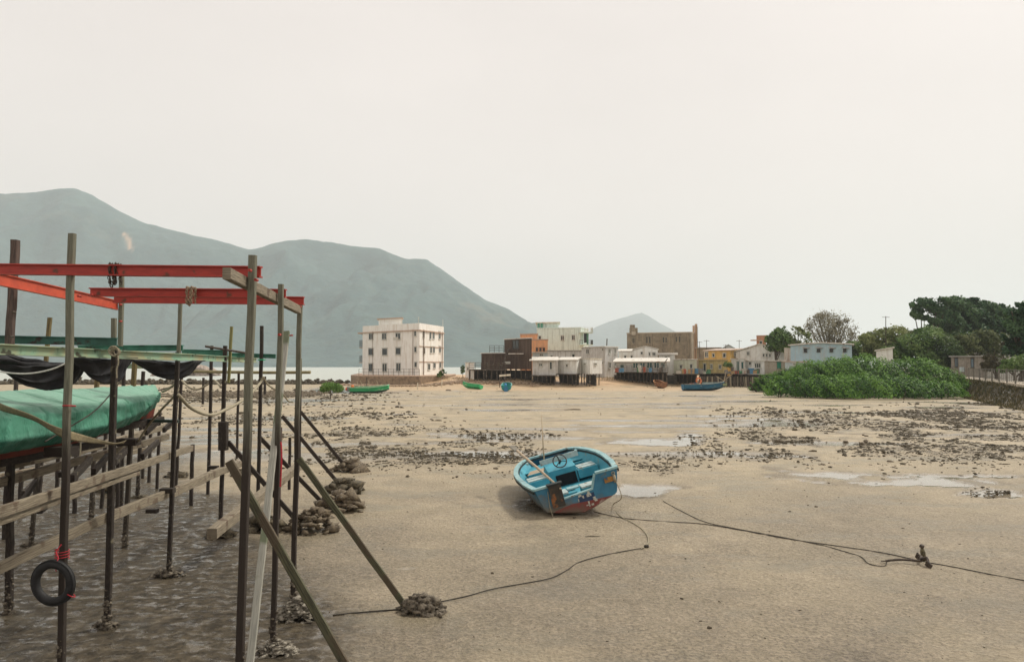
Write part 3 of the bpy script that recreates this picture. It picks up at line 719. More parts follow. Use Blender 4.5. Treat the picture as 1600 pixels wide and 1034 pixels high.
# mint house
t, (a, b, c, d, z0, zt) = house('mint_house', 'tall pale mint green house with rooftop block and right-hand balconies', 'house', (839,152), (908,148), 513, 565, MINTW, MINTW, 'flat', (920,156), 8, oh=.05, rth=.25,
    wins=[(879,528,5.5,8), (896,527.5,5.5,8), (843.5,527.5,4.5,6,'one')])
q0, q1, q2, q3 = plan((839,152.5), (873,151), None, 7)
rb_ = MB().prism([q0, q1, q2, q3], zt+.25, ZP(504.5, 151)).build('roof_block', MINTW, t)
roof_mesh(q0, q1, q2, q3, ZP(504.5, 151), 'flat', .3, .2).build('block_roof', CREAMW, t)
for px_ in (841.5, 846.5): MB().box(W(px_, 508.5, 151.9)+Vector((0, -.06, 0)), (.42, .1, .85)).build('shutter', mat('green_shutter', (.10,.34,.24)), t)
for y0, y1 in ((511.5, 518.5), (531, 538)):
    z_0, z_1 = ZP(y1, 147), ZP(y0, 147); o = W(906, 600, 146.5); e = W(927, 600, 147.5)
    bm = MB().prism([(o.x, o.y), (e.x, e.y), (e.x, e.y+3.5), (o.x, o.y+3.5)], z_0-.14, z_0).build('balcony', MINTW, t)
    r_ = MB(); rail(r_, [(o.x, o.y+.06, z_0), (e.x-.05, e.y+.06, z_0), (e.x-.05, e.y+3.4, z_0)], z_1-z_0, .5, .025, 3); r_.build('railing', FRD if y0 > 520 else FRW, bm)
for px_ in (908, 917): MB().prism([(W(px_, 600, 150).x+i, 150+j) for i, j in ((0, 0), (.35, 0), (.35, .35), (0, .35))], ZP(540, 150), ZP(519, 150)).build('column', mat('green_column', (.16,.34,.24)), t)
MB().box(W(914.5, 527.5, 152)+Vector((0, -1.8, 0)), (.9, .1, 2.0)).build('door', GLASS, t)

# greys in front of it
house('grey_block', 'low grey concrete block behind the tin shacks', 'house', (855,133), (911,131), 548, 585, GREYW, TING, 'flat', None, 6, wins=[(862,557,4,4,'one'), (896,556,5,6,'one')])
house('blue_white_shed', 'low pale blue-white shed under the orange annex', 'shed', (832,126), (856,125), 551, 575, mat('pale_blue_sheet', (.50,.58,.60)), TIN, 'flat', None, 4, wins=[(846,554.5,6,4)])
t, (a, b, c, d, z0, zt) = house('grey_stucco_house', 'two-storey grey house with cream gable end and white-framed windows', 'house', (909,126), (945,121), 542, 583, GREYW, TIN, 'flat', (966,124), 6, oh=.2,
    wins=[(918.5,549,5,8), (942,546,3,3,'one'), (941,567,3,4,'one')], side=[(952,548.5,3.6,8), (961,548.5,3.2,8), (952.5,570.5,3.6,9), (961,569,3.2,7)])
MB().bar(W(948, 540, 122.5), W(948.5, 529, 122.5), .16).build('chimney_pipe', IRON, t)

house('tin_shack', 'weathered tin shack with a white porch roof beside the brown house', 'shack', (832,111), (868,109), 563.5, 586, GREYW, TIN, 'shed', None, 5, rise=.5, oh=.5, stilts=6, deck=True,
    wins=[(861,571,4,12,'one'), (845,570,6,5,'two')])
house('corrugated_shack', 'corrugated shack with a bright cream front and small stilts', 'shack', (872,111), (901,108), 563, 584, LGREYW, TIN, 'shed', (906,111), 5, rise=.4, oh=.25, stilts=5, deck=True, wins=[(886,571,3,4,'one')])
house('box_hut', 'box-shaped pale hut on thin legs right of the corrugated shack', 'hut', (907,111), (922,107), 561, 584, LGREYW, CREAMW, 'flat', (941,109.5), 4, oh=.08, stilts=4, side=[(930,569,4,3,'one')], wins=[(914,569,3.5,3,'one')])
t = thing('work_bench', 'low pale timber frame standing on sand under the brown house', 'frame', (W(790,600,108).x, 108, 1.0))
q0, q1 = W(780, 587, 107), W(798, 585.5, 107); MB().bar(q0, q1, .12, .25).build('top_rail', CREAMW, t)
for q in (q0.lerp(q1, .03), q0.lerp(q1, .5), q1.lerp(q0, .03)): MB().bar((q.x, q.y, Hs(q.x, q.y)-.2), (q.x, q.y, q.z-.13), .1).build('leg', STILT, t)

house('white_cottage', 'small white cottage left of the larger white one', 'cottage', (967,127), (992,125), 549, 575, WHITEW, TIN, 'shed', None, 5, rise=.4, oh=.15, wins=[(977,558,3.5,5,'one'), (987,558,3,5,'one')])
house('white_gable_house', 'white house with a shallow tin gable above the teal-windowed tea house', 'house', (990,124), (1028,121), 546, 575, WHITEW, TIN, 'gable', None, 6, rise=.5, oh=.2,
    wins=[(1003,551.5,3.5,3.5,'one'), (1015,553,2.5,5,'one'), (1022,553,5,5)])
t, _ = house('canopy_house', 'low house with a bright white flat canopy roof before the old dark building', 'house', (1030,121), (1055,119), 554, 578, LGREYW, mat('white_canopy', (.75,.72,.66)), 'flat', None, 4, oh=.5, rth=.3, wins=[(1041,560,4,6,'one')])
t, (a, b, c, d, z0, zt) = house('tea_house', 'long stilted house with a row of teal windows and sagging tin roof', 'house', (963,115), (1042,111), 565.5, 581, GREYW, TIN, 'shed', None, 6, rise=.55, oh=.5, stilts=14, deck=True,
    wins=[(993,571,9,9), (1004,570.5,9,9), (1015,570.5,9,10), (1026,570.5,9,10), (1036,570,7,9), (972,572,7,6,'one')], glass=GLASST)
r_ = MB(); v_ = Vector((0, -1, 0)); rail(r_, [(a.x, a.y-.85, z0), (b.x, b.y-.85, z0)], .9, .8, .03, 3); r_.build('deck_railing', STILT, t)
p_ = W(1026, 584, 108.8); MB().bar(W(1043, 560, 110), p_, .09).build('prop_pole', STILT, t)
MB().bar(W(1036, 604, 108), W(1035.8, 584, 108), .16).build('stilt', STILT, t)

# old dark building
t, (a, b, c, d, z0, zt) = house('old_depot', 'long blackened concrete building with a small corner turret on the skyline', 'building', (980,165), (1081,160), 520, 575, OLDW, mat('pale_parapet', (.46,.40,.31)), 'flat', (1089,166), 14, oh=.08, rth=.22,
    wins=[(990,532,4,9), (1011,531,2.5,11,'one'), (1015.5,531,2.5,11,'one'), (1037,531,2.5,9,'one'), (1041,531,2.5,9,'one'), (1057,530,2.5,9,'one'), (1062,530,2.5,10,'one')], frame=mat('pale_stone_frame', (.36,.32,.24)))
for px_ in (1008, 1017.5, 1034, 1053, 1079): 
    p = face_pt(a, b, px_); MB().bar((p.x, p.y-.12, z0+1), (p.x, p.y-.12, zt), .22).build('pilaster', mat('pale_pilaster', (.30,.26,.19), streak=(.12,.1,.07)), t)
q0, q1, q2, q3 = plan((984,164.6), (997,164), None, 3)
MB().prism([q0, q1, q2, q3], zt+.2, ZP(512, 164)).build('turret', OLDW, t)
MB().box(W(988, 510.5, 165), (.9, 1.2, .8)).build('turret_cap', OLDW, t)
MB().box(W(990, 519, 163.9)+Vector((0, 0, -.2)), (.8, .2, .7)).build('turret_niche', mat('pale_niche', (.5,.45,.36)), t)
for px_, py_, wd in ((1083, 508.5, .3), (1086.5, 506, .4), (1088.5, 510, .2)):
    p = W(px_, py_, 163); MB().prism([(p.x, 163), (p.x+wd, 163), (p.x+wd, 163.6), (p.x, 163.6)], zt-6, p.z).build('fin', mat('orange_stained_fin', (.56,.38,.24), streak=(.3,.2,.13)), t)
house('flat_roof_house', 'dark flat-roofed house right of the old blackened building', 'house', (1089,150), (1125,149), 543.5, 560, OLDW, TING, 'flat', None, 6, oh=.4)
house('cream_hut', 'cream green-tinted hut with a stained front between the tea house and the yellow house', 'hut', (1053,115), (1089,112), 562, 584, mat('greenish_cream_wall', (.56,.58,.46), (.44,.45,.35), streak=(.25,.25,.16)), TIN, 'flat', None, 5, oh=.15, stilts=6, deck=True, wins=[(1064,573,4,6,'one'), (1080,572,4,7,'one')])
house('yellow_house', 'upper mustard yellow house with dark windows under a pink-white roof', 'house', (1101,127), (1141,123), 547.5, 566, YELLOWW, mat('pinkish_roof', (.62,.50,.42)), 'shed', (1160,126), 6, rise=.3, oh=.2,
    wins=[(1104,554,5.5,9), (1115,555,4,5.5,'one'), (1132,555,5,7,'one')], side=[(1149,554,5,5)])
house('low_yellow_house', 'lower dull yellow house with a pale door near the water', 'house', (1092,116), (1136,113), 562.5, 583, PYELLOW, mat('ochre_roof', (.56,.42,.22)), 'flat', None, 5, oh=.25, stilts=6, deck=True,
    wins=[(1101,574,4.5,12,'one'), (1111.5,572.5,3.5,7), (1125,573,4,6)])
house('teal_door_shack', 'grey shack with teal doors between the yellow house and the grey sheds', 'shack', (1143,114), (1165,112), 561, 584, LGREYW, TIN, 'flat', None, 5, oh=.2, stilts=5, deck=True, wins=[(1153,572,5,16,'two'), (1160,572,4,14,'one')], glass=GLASST)
house('grey_shack', 'plain grey shack with white corner post beside the mangrove', 'shack', (1165,113), (1195,110), 564, 585, LGREYW, TIN, 'flat', None, 5, oh=.2, stilts=10, deck=True, wins=[(1172,567.5,4,5,'one'), (1184,571,10,8,'three')])
house('green_door_shed', 'grey-brown shed with a green door partly behind the mangrove', 'shed', (1195,110), (1227,108), 564, 585, mat('grey_brown_wall', (.40,.36,.29), streak=(.25,.2,.14)), TIN, 'flat', None, 5, oh=.2, stilts=6, deck=True, wins=[(1217,570.5,6,9,'two')], glass=mat('green_door', (.02,.24,.15)), frame=GRN)
house('pale_blue_shed', 'low pale blue shed at the right end of the shacks', 'shed', (1227,106), (1262,104), 565.5, 585, mat('pale_blue_sheet', (.5,.58,.6)), mat('pinkish_roof', (.62,.50,.42)), 'flat', None, 5, oh=.2, wins=[(1242,569,7,3,'two')])
house('grey_gable_hall', 'grey-white hall with a broad low gable behind the shacks', 'hall', (1150,124), (1226,119), 549, 575, LGREYW, TIN, 'gable', None, 9, rise=1.15, oh=.25, wins=[(1169,552,5,6,'two'), (1193,555,3,5,'one'), (1198,555,3,5,'one'), (1203,555,3,5,'one')])
t, (a, b, c, d, z0, zt) = house('blue_hall', 'long powder blue building with four small louvred windows behind the mangrove', 'building', (1236,108), (1332,103), 538.5, 575, BLUEW, TIN, 'gable', None, 8, rise=.28, oh=.3, rth=.15,
    wins=[(1258.5,547,5,6,'one'), (1279,546.5,5,6,'one'), (1299,546.5,5,6,'one'), (1320,546.5,5,6,'one')], frame=FRD)
for px_ in (1258, 1278.5, 1298.5, 1319.5):
    p = face_pt(a, b, px_); MB().box((p.x, p.y-.3, ZP(543, p.y)), (.9, .55, .05), rx=.3).build('window_hood', TING, t)
q0, q1, q2, q3 = plan((1226,109.5), (1237,108.6), None, 5); MB().prism([q0, q1, q2, q3], 1, ZP(543, 108)).build('side_wing', mat('stained_white_sheet', (.52,.47,.40), streak=(.3,.2,.14)), t)
t, _ = house('brick_block', 'small raw brick rooftop block above the grey gable hall', 'building', (1183,150), (1198,149), 524.5, 560, BRICKW, PINKT, 'flat', None, 5, oh=.05, wins=[(1189,535,5,5,'one')])
MB().box(W(1179, 531.5, 149.5), (1.0, 2, .18)).build('canopy', PINKT, t)
house('blue_tent_roof', 'small pointed pale blue roof beyond the yellow house', 'roof', (1128,150), (1150,149), 546, 560, mat('pale_blue_sheet', (.5,.58,.6)), mat('pale_blue_roofing', (.45,.53,.55)), 'gable', None, 5, rise=.9, oh=.2)
house('hidden_cottage', 'pale-roofed cottage just showing among the right-hand trees', 'cottage', (1370,100), (1396,98), 548, 560, LGREYW, TIN, 'side', None, 5, rise=.4)
house('grey_walled_hut', 'grey hut with cracked plaster wall behind the railing at the right', 'hut', (1487,99), (1543,95), 557, 590, mat('cracked_plaster', (.34,.31,.26), (.22,.2,.17), scale=3, streak=(.16,.12,.09)), TING, 'flat', None, 5, oh=.3, wins=[(1494,566,5,14,'two'), (1519,567,5,14,'one')], glass=mat('faded_blue_door', (.16,.22,.26)), frame=FRD)
# antennas
for i, (px_, py0, py1, d_, lb) in enumerate([(1093,533,550,140,'thin aerial above the flat-roofed house'), (1104,531,548,140,'aerial mast behind the yellow house'), (1134,538,548,140,'short aerial beside the pointed blue roof'), (1155,531,546,140,'thin mast above the yellow house gable'), (1384,494,545,105,'weathered pole with cross arm rising from the trees')]):
    t = thing('aerial', lb, 'aerial', W(px_, py1, d_)); MB().bar(W(px_, py1+8, d_), W(px_, py0, d_), .07).build('mast', IRON, t)
    q = W(px_, py0+1.5, d_); MB().bar(q-Vector((.5, 0, 0)), q+Vector((.5, 0, 0)), .05).build('cross_arm', IRON, t)

# dark stilt piles under the right-hand shacks
for k, (x0, x1, dd, lb) in enumerate([(1093, 1165, 108, 'row of dark piles under the yellow houses'), (1165, 1235, 106, 'row of dark piles beside the mangrove')]):
    t = thing('pile_row', lb, 'piles', W(x0, 604, dd))
    t.location.z = 0; OFF[t.name] = Vector(t.location)
    for i in range(22):
        px_ = x0+(x1-x0)*(i+rnd.random()*.7)/22; p = W(px_, 600, dd+rnd.random()*2.5)
        MB().bar((p.x, p.y, Hs(p.x, p.y)-.3), (p.x+rnd.uniform(-.1, .1), p.y, 1.45), .13+.06*rnd.random(), wob=.03, n=2).build('pile', STILT if i % 3 else mat('pale_pile', (.30,.26,.19), scale=5), t)
    a_, b_ = W(x0, 600, dd+4), W(x1, 600, dd+3.5)
    MB().prism([a_, b_, b_+Vector((0, .3, 0)), a_+Vector((0, .3, 0))], 0, 1.5).build('back_shade', SHADEU, t)  # dark sheet behind the piles, added as painted shade
t = thing('under_shade', 'dark boarding put in for the shade beneath the long teal-windowed house', 'shade_backing', (W(963,600,116).x, 116, .5))
a_, b_ = W(960, 600, 116.5), W(1058, 600, 114); MB().prism([a_, b_, b_+Vector((0, .3, 0)), a_+Vector((0, .3, 0))], .3, 1.6).build('backing', SHADEU, t)  # added dark sheet painting the shade under the long house

# ================================================================ VEGETATION
MANG = leafmat('mangrove_leaves', (.013,.048,.010), (.052,.148,.019), (.14,.28,.042))
DKTREE = leafmat('dark_tree_leaves', (.022,.058,.028), (.05,.115,.048), (.10,.18,.07))
MIDTREE = leafmat('mid_green_leaves', (.035,.08,.022), (.09,.17,.042), (.19,.27,.085))
OLIVE = leafmat('olive_leaves', (.07,.10,.03), (.17,.21,.07), (.28,.31,.13))
DRY = leafmat('brownish_twigs', (.12,.105,.07), (.20,.185,.12), (.29,.27,.18))
BARK = mat('dark_bark', (.11,.085,.06), (.05,.04,.028), scale=5, bump=.8)
BARKG = mat('grey_bark', (.26,.23,.18), (.13,.11,.085), scale=5, bump=.6)

def limbs(mb, base, h, r, crown, n=6, lean=(0, 0), twigs=0):
    base = Vector(base); top = base+Vector((lean[0], lean[1], h))
    mid = base.lerp(top, .5)+Vector((rnd.uniform(-.1, .1)*h, 0, 0))
    mb.tube(smooth_pts([base-Vector((0, 0, .3)), mid, top], 4), r, 7, rr=[r*(1-.5*i/8) for i in range(9)])
    for i in range(n):
        bl = crown[i % len(crown)]; s = base.lerp(top, rnd.uniform(.35, 1.0))
        e = Vector(bl[:3])+Vector((rnd.uniform(-.6, .6)*bl[3], rnd.uniform(-.5, .5)*bl[4], rnd.uniform(-.2, .7)*bl[5]))
        m_ = s.lerp(e, .5)+Vector((0, 0, -.08*(e-s).length)); pts = smooth_pts([s, m_, e], 3); k = len(pts)
        mb.tube(pts, r*.5, 5, rr=[r*.5*(1-.8*j/(k-1)) for j in range(k)])
        for _ in range(twigs):
            q = pts[rnd.randrange(2, k)]; e2 = q+Vector((rnd.gauss(0, 1), rnd.gauss(0, 1), abs(rnd.gauss(0, 1))+.3)).normalized()*rnd.uniform(.3, .7)*bl[5]*1.3
            mb.tube([q, q.lerp(e2, .5)+Vector((0, 0, -.05)), e2], r*.1, 3, cap=False, rr=[r*.15, r*.09, r*.03])
def tree(name, label, px, d, blobs, leafm, nleaf, size, bark=BARK, hgt=None, r=.2, seed=1, thr=.42, fr=.8, nl=7, cat='tree', group=None, twigs=0, shell=.5, lean=(0, 0)):
    """blobs: (px, py, dd, rx_px, ry_px) crown masses given where they show and how far in front or behind"""
    b0 = W(px, 590, d); gz = Hs(b0.x, d)
    B = []
    for bx, by, dd, rx, ry in blobs:
        p = W(bx, by, d+dd); s = (d+dd)/F; B.append((p.x, p.y, p.z, rx*s, max(rx, ry)*s*.85, ry*s))
    rs_ = np.random.default_rng(seed+500)
    for q in (list(B) if name != 'mangrove_sapling' else []):
        for _ in range(5):
            a_ = rs_.uniform(-.4, 3.54); f_ = rs_.uniform(.75, 1.02); z_ = rs_.uniform(.18, .34)
            B.append((q[0]+q[3]*f_*math.cos(a_), q[1]+rs_.uniform(-.5, .3)*q[4], q[2]+q[5]*f_*math.sin(a_), q[3]*z_, q[3]*z_, max(q[5], q[3]*.6)*z_))
    t = thing(name, label, cat, (b0.x, d, gz), group)
    h_ = (hgt if hgt else (np.mean([q[2] for q in B])-gz)*.9)
    tb = MB(); limbs(tb, (b0.x, d, gz), max(h_, .4), r, B, nl, lean, twigs); tb.build('trunk', bark, t, smooth=True)
    v, f, ti = leaves(B, nleaf, size, seed, thr, fr, shell)
    npmesh('crown', v, f, leafm, t, attrs=dict(tint=ti)); return t

# mangrove mounds on the flat
def mangrove(label, blobs, n, size, seed, d, px):
    b0 = W(px, 600, d); t = thing('mangrove', label, 'mangrove', (b0.x, d, 0)); B = []
    for bx, by, dd, rx, ry in blobs:
        dq = d+dd; s = dq/F; top = ZP(by-ry, dq); p = W(bx, 600, dq); B.append((p.x, dq, 0.15, rx*s, rx*s*.62, max(top-.15, .5)))
    r = np.random.default_rng(seed); V = []; T = []
    Bn = np.array(B); ar = Bn[:, 3]*Bn[:, 5]; cnt = (n*ar/ar.sum()).astype(int)
    for (x, y, z, rx, ry, rz), k in zip(B, cnt):
        dv = r.normal(size=(k, 3)); dv[:, 2] = np.abs(dv[:, 2]); dv[:, 1] = -np.abs(dv[:, 1])*1.0 if False else dv[:, 1]
        dv /= np.linalg.norm(dv, axis=1)[:, None]
        rad = .84+.2*r.random(k)
        p = dv*rad[:, None]*np.array([rx, ry, rz])+np.array([x, y, z])
        # tufted surface: leaves gather on many small heads
        c = fbm(p[:, 0]*1.5+p[:, 2]*.8+seed, p[:, 1]*1.5-p[:, 2]*1.9+3, 3)
        c2 = fbm(p[:, 0]*4.1-p[:, 2]*3.3+seed, p[:, 1]*4.3+p[:, 2]*3.9+8, 2)
        p = p+dv*((c[:, None]-.5)*1.7+(c2[:, None]-.5)*.55)
        keep = (p[:, 2] > .12) & (c > .33+.1*r.random(k))
        p = p[keep]; c = c[keep]; dd_ = dv[keep]; kk = len(p)
        a = dd_+r.normal(size=(kk, 3))*.55; a[:, 2] += .35; a /= np.linalg.norm(a, axis=1)[:, None]
        u = np.cross(a, r.normal(size=(kk, 3))); u /= np.linalg.norm(u, axis=1)[:, None]; w_ = np.cross(a, u); s = size*r.uniform(.6, 1.4, kk)[:, None]
        V.append(np.stack([p-u*s, p-w_*s*.6, p+u*s, p+w_*s*.6], 1).reshape(-1, 3)); T.append(np.repeat(np.clip(.5+(c-.5)*3.0+r.uniform(-.25, .25, kk), 0, 1), 4))
    V = np.concatenate(V); T = np.concatenate(T)
    npmesh('foliage', V, np.arange(len(V)).reshape(-1, 4), MANG, t, attrs=dict(tint=T))
    tb = MB()
    for i in range(60):
        q = B[rnd.randrange(len(B))]; a = rnd.uniform(0, 6.28); rr_ = rnd.uniform(.55, .97)
        x = q[0]+q[3]*rr_*math.cos(a); y = q[1]+q[4]*rr_*math.sin(a); e = Vector((x+rnd.uniform(-.5, .5), y+rnd.uniform(-.5, .5), rnd.uniform(.7, 1.4)))
        tb.tube([(x, y, Hs(x, y)-.15), (x+rnd.uniform(-.15, .15), y, .4), e], .04, 5, rr=[.05, .04, .025])
    tb.build('prop_roots', BARK, t)
mangrove('big rounded bright green mangrove mound on the mud at the right', [(1350,567,0,95,8), (1290,570,1,75,3), (1420,568,0,80,6), (1465,582,0,50,6), (1240,594,-3,42,6), (1375,590,-6,95,4), (1300,595,-5,60,6), (1450,600,-5,55,4), (1330,568,5,50,4)], 95000, .095, 3, 78, 1360)
mangrove('lower mangrove mound spreading towards the shack piles', [(1205,592,0,32,5), (1240,580,2,45,4), (1195,598,0,24,4), (1265,572,4,40,3)], 26000, .10, 8, 90, 1210)
# lone little mangrove at the left
tree('mangrove_sapling', 'lone little umbrella-shaped mangrove on the mud beside the green boat', 517, 71, [(508,606,0,9,5), (524,606,0,12,6), (516,604,0,13,5.5), (531,608,.3,6,4), (504,609,-.2,6,3.5)], leafmat('bright_mangrove_leaves', (.04,.10,.02), (.10,.21,.035), (.17,.30,.06)), 3600, .06, hgt=.5, r=.06, seed=4, thr=.3, fr=3, nl=7)

# trees behind, left to right
tree('spreading_tree', 'olive green leafy tree left of the bare tree', 1212, 118, [(1212,530,0,15,12), (1222,524,1,14,13), (1206,538,0,14,12), (1228,538,0,12,14)], MIDTREE, 4200, .22, seed=12, thr=.46, r=.2)
tree('spreading_tree', 'small pale green tree with feathery top between two larger ones', 1246, 118, [(1243,522,0,10,12), (1252,530,0,14,13), (1238,535,0,12,12), (1262,537,0,10,11)], OLIVE, 3200, .2, seed=13, thr=.48, r=.16)
tree('bare_tree', 'large grey-brown bare-branched tree with a dense dome of twigs', 1300, 122, [(1298,512,0,36,24), (1282,522,0,26,22), (1318,524,0,26,20), (1300,500,0,22,12), (1330,534,0,18,14)], DRY, 7500, .11, bark=BARKG, seed=14, thr=.42, fr=1.2, r=.3, nl=34, twigs=12, shell=.25, hgt=4)
tree('round_bush', 'green scrub bush below the bare tree on its right', 1345, 112, [(1345,548,0,24,14), (1330,552,0,18,10), (1362,553,0,18,10)], MIDTREE, 3600, .2, seed=15, thr=.44, cat='bush', nl=4, hgt=1)
tree('spreading_tree', 'yellow-green tree with palm-like fronds beside the weathered pole', 1385, 108, [(1378,528,0,24,14), (1400,522,0,24,11), (1362,532,0,14,14), (1415,531,0,16,12), (1385,542,0,34,12)], OLIVE, 8000, .2, seed=16, thr=.44, r=.22)
tree('fan_palm', 'thin palm with drooping fronds right of the blue building', 1353, 106, [(1353,532,0,9,7), (1349,529,0,6,5), (1358,530,0,7,5)], OLIVE, 900, .3, seed=17, thr=.4, r=.1, cat='palm', nl=3, hgt=4.5)
tree('spreading_tree', 'tall dark tree with sky showing through its crown at the right', 1444, 118, [(1440,476,0,16,11), (1458,472,0,18,8), (1434,489,0,9,9), (1466,482,0,16,10), (1478,472,0,10,7), (1447,498,0,8,5), (1462,502,0,12,5), (1466,514,2,16,9), (1488,505,2,16,14), (1446,517,2,12,6)], DKTREE, 9000, .2, seed=18, thr=.47, r=.32, hgt=4.5, nl=6)
tree('spreading_tree', 'broad dark tree forming the middle of the wooded skyline', 1500, 122, [(1494,478,0,22,11), (1510,476,1,22,10), (1485,494,0,22,16), (1515,494,0,26,18), (1500,512,0,34,16)], DKTREE, 15000, .24, seed=19, thr=.36, r=.35)
tree('spreading_tree', 'dark tree sloping down the skyline towards the right edge', 1552, 124, [(1538,482,0,18,11), (1556,487,0,20,12), (1575,494,0,20,12), (1590,500,0,20,14), (1545,506,0,30,18), (1580,516,0,28,18)], DKTREE, 15000, .24, seed=20, thr=.36, r=.35)
tree('spreading_tree', 'very dark tree overhanging the railing at the right edge', 1594, 78, [(1588,488,0,16,14), (1600,500,0,18,20), (1578,520,0,14,18), (1600,530,0,24,22), (1584,545,0,18,14), (1622,500,0,20,40)], DKTREE, 11000, .17, seed=21, thr=.38, r=.25)
tree('round_bush', 'mid green bank of scrub beneath the tall dark tree', 1440, 104, [(1420,540,0,26,17), (1448,532,0,26,16), (1400,552,0,24,10), (1462,546,0,26,20), (1432,558,0,34,12), (1450,519,2,20,8)], MIDTREE, 12500, .17, seed=22, thr=.37, cat='bush', nl=5, hgt=2)
tree('round_bush', 'deep green thicket between the scrub bank and the grey hut', 1480, 103, [(1478,545,0,20,20), (1490,558,0,18,14), (1468,562,0,24,14), (1500,536,2,22,18), (1452,572,0,26,12)], leafmat('dull_green_leaves', (.025,.06,.02), (.06,.115,.035), (.12,.17,.06)), 9000, .16, seed=23, thr=.38, cat='bush', nl=5, hgt=2)
tree('round_bush', 'olive scrub climbing above the roof of the grey hut', 1525, 104, [(1515,534,0,24,12), (1540,530,0,24,14), (1528,545,0,30,10), (1560,540,0,24,20)], leafmat('olive_dull_leaves', (.045,.07,.025), (.10,.13,.045), (.18,.2,.085)), 9000, .16, seed=24, thr=.4, cat='bush', nl=6, hgt=2.5)
tree('round_bush', 'brown-tinged scrub in front of the hut wall', 1556, 84, [(1556,560,0,16,14), (1545,572,0,12,9), (1572,548,0,14,14)], leafmat('brown_green_leaves', (.04,.04,.02), (.09,.08,.04), (.15,.13,.07)), 3600, .12, seed=25, thr=.45, cat='bush', nl=6, hgt=1.2)
tree('round_bush', 'bright green bush behind the railing at the right edge', 1585, 72, [(1583,571,0,18,10), (1600,566,0,16,12), (1568,577,0,10,6)], MIDTREE, 3600, .1, seed=26, thr=.38, cat='bush', nl=4, hgt=.8)
tree('round_bush', 'small green bush at the corner of the stone platform', 691, 118, [(691,582,0,5,4.5), (695,585,0,4,3), (687,586,0,4,3)], MIDTREE, 500, .13, seed=27, thr=.3, cat='bush', nl=3, hgt=.3, r=.05)
tree('round_bush', 'dark little bush left of the white hut', 723, 124, [(723,575,0,3,5), (722,580,0,3.5,4)], MIDTREE, 300, .14, seed=28, thr=.3, cat='bush', nl=3, hgt=.3, r=.05)
tree('round_bush', 'green potted shrub on the walkway before the yellow house', 1135, 110.5, [(1136,569,0,6,4.5), (1141,571,0,4,3)], MIDTREE, 380, .12, seed=29, thr=.3, cat='bush', nl=3, hgt=.8, r=.05)
# marsh grass along the foot of the bank and sand: uncountable
def tufts(name, label, pts, m, h, seed):
    r = np.random.default_rng(seed); V = []
    P_ = np.array(pts); k = len(P_); a = r.uniform(0, 6.28, k); hh_ = h*r.uniform(.5, 1.3, k); wd = h*.12
    b0 = P_+np.stack([np.cos(a)*wd, np.sin(a)*wd, 0*a-.02], 1); b1 = P_-np.stack([np.cos(a)*wd, np.sin(a)*wd, 0*a+.02], 1)
    tip = P_+np.stack([r.normal(0, .3, k)*hh_, r.normal(0, .3, k)*hh_, hh_], 1)
    V = np.stack([b0, b1, tip], 1).reshape(-1, 3)
    o = npmesh(name, V, np.arange(len(V)).reshape(-1, 3), m, attrs=dict(tint=np.repeat(r.random(k), 3))); tag(o, label, 'grass', kind='stuff'); return o
ps = []
for _ in range(14000):
    y = rnd.uniform(46, 92); xl = float(np.interp(y, [0, 20, 48, 54, 68, 90, 120], [33, 33, 33.4, 34.6, 40, 49, 60])); x = xl+rnd.uniform(-.3, 2.0)
    if rnd.random() < .8: ps.append((x, y, Hs(x, y)))
tufts('bank_grass', 'brownish scrub grass on the bank below the railing', ps, leafmat('dry_grass', (.03,.035,.014), (.075,.07,.03), (.19,.15,.07)), .22, 5)
ps = []
for _ in range(5000):
    x = rnd.uniform(-14, 26); y = rnd.uniform(108, 122)
    if Hs(x, y) > .75: ps.append((x, y, Hs(x, y)))
tufts('dune_grass', 'sparse yellow-green grass at the top of the sand bank', ps, leafmat('dune_grass', (.10,.09,.03), (.22,.19,.07), (.34,.28,.13)), .22, 6)

# path and railing on the right bank
pa_ = [(34.4, 20), (34.9, 48), (37.3, 58), (46.4, 80), (55, 100)]
mb = MB()
for (x0, y0), (x1, y1) in zip(pa_[:-1], pa_[1:]):
    mb.prism([(x0+.3, y0), (x0+2.4, y0), (x1+2.4, y1), (x1+.3, y1)], 1.40, 1.62)
o = mb.build('path', mat('pale_concrete_path', (.55,.48,.38), (.42,.36,.28), scale=3, bump=.3)); o['kind'] = 'structure'
t = thing('path_railing', 'pale metal railing with many uprights along the raised path', 'railing', (36.3, 54, 1.5))
mb = MB(); RLM = mat('pale_galvanised', (.20,.19,.16), (.11,.10,.08), scale=6, bump=.2)
pts = [Vector((x+.35, y, 1.62)) for x, y in pa_]; cnt_ = 0
for p, q in zip(pts[1:-1], pts[2:]):
    for k in (.12, 1.05): mb.bar(p+Vector((0, 0, k)), q+Vector((0, 0, k)), .045)
    nn_ = int((q-p).length/.8)
    for i in range(nn_): o_ = p+(q-p)*i/nn_; mb.bar(o_+Vector((0, 0, .12)), o_+Vector((0, 0, 1.05)), .018)
mb.build('rails', RLM, t)
for p, q in zip(pts[1:-1], pts[2:]):
    nn_ = int((q-p).length/3.2)
    for i in range(nn_): o_ = p+(q-p)*i/nn_; MB().bar(o_, o_+Vector((0, 0, 1.15)), .09).build('railing_post', RLM, t)
t = thing('signal_box', 'small blue-white box at the near end of the railing', 'box', (40.2, 65, 1.5)); p = W(1503, 577, 86)
MB().box(p, (.35, .3, .5)).build('case', mat('pale_blue_sheet', (.5,.58,.6)), t); MB().bar((p.x, p.y, 1.4), (p.x, p.y, p.z-.25), .06).build('post', IRON, t)

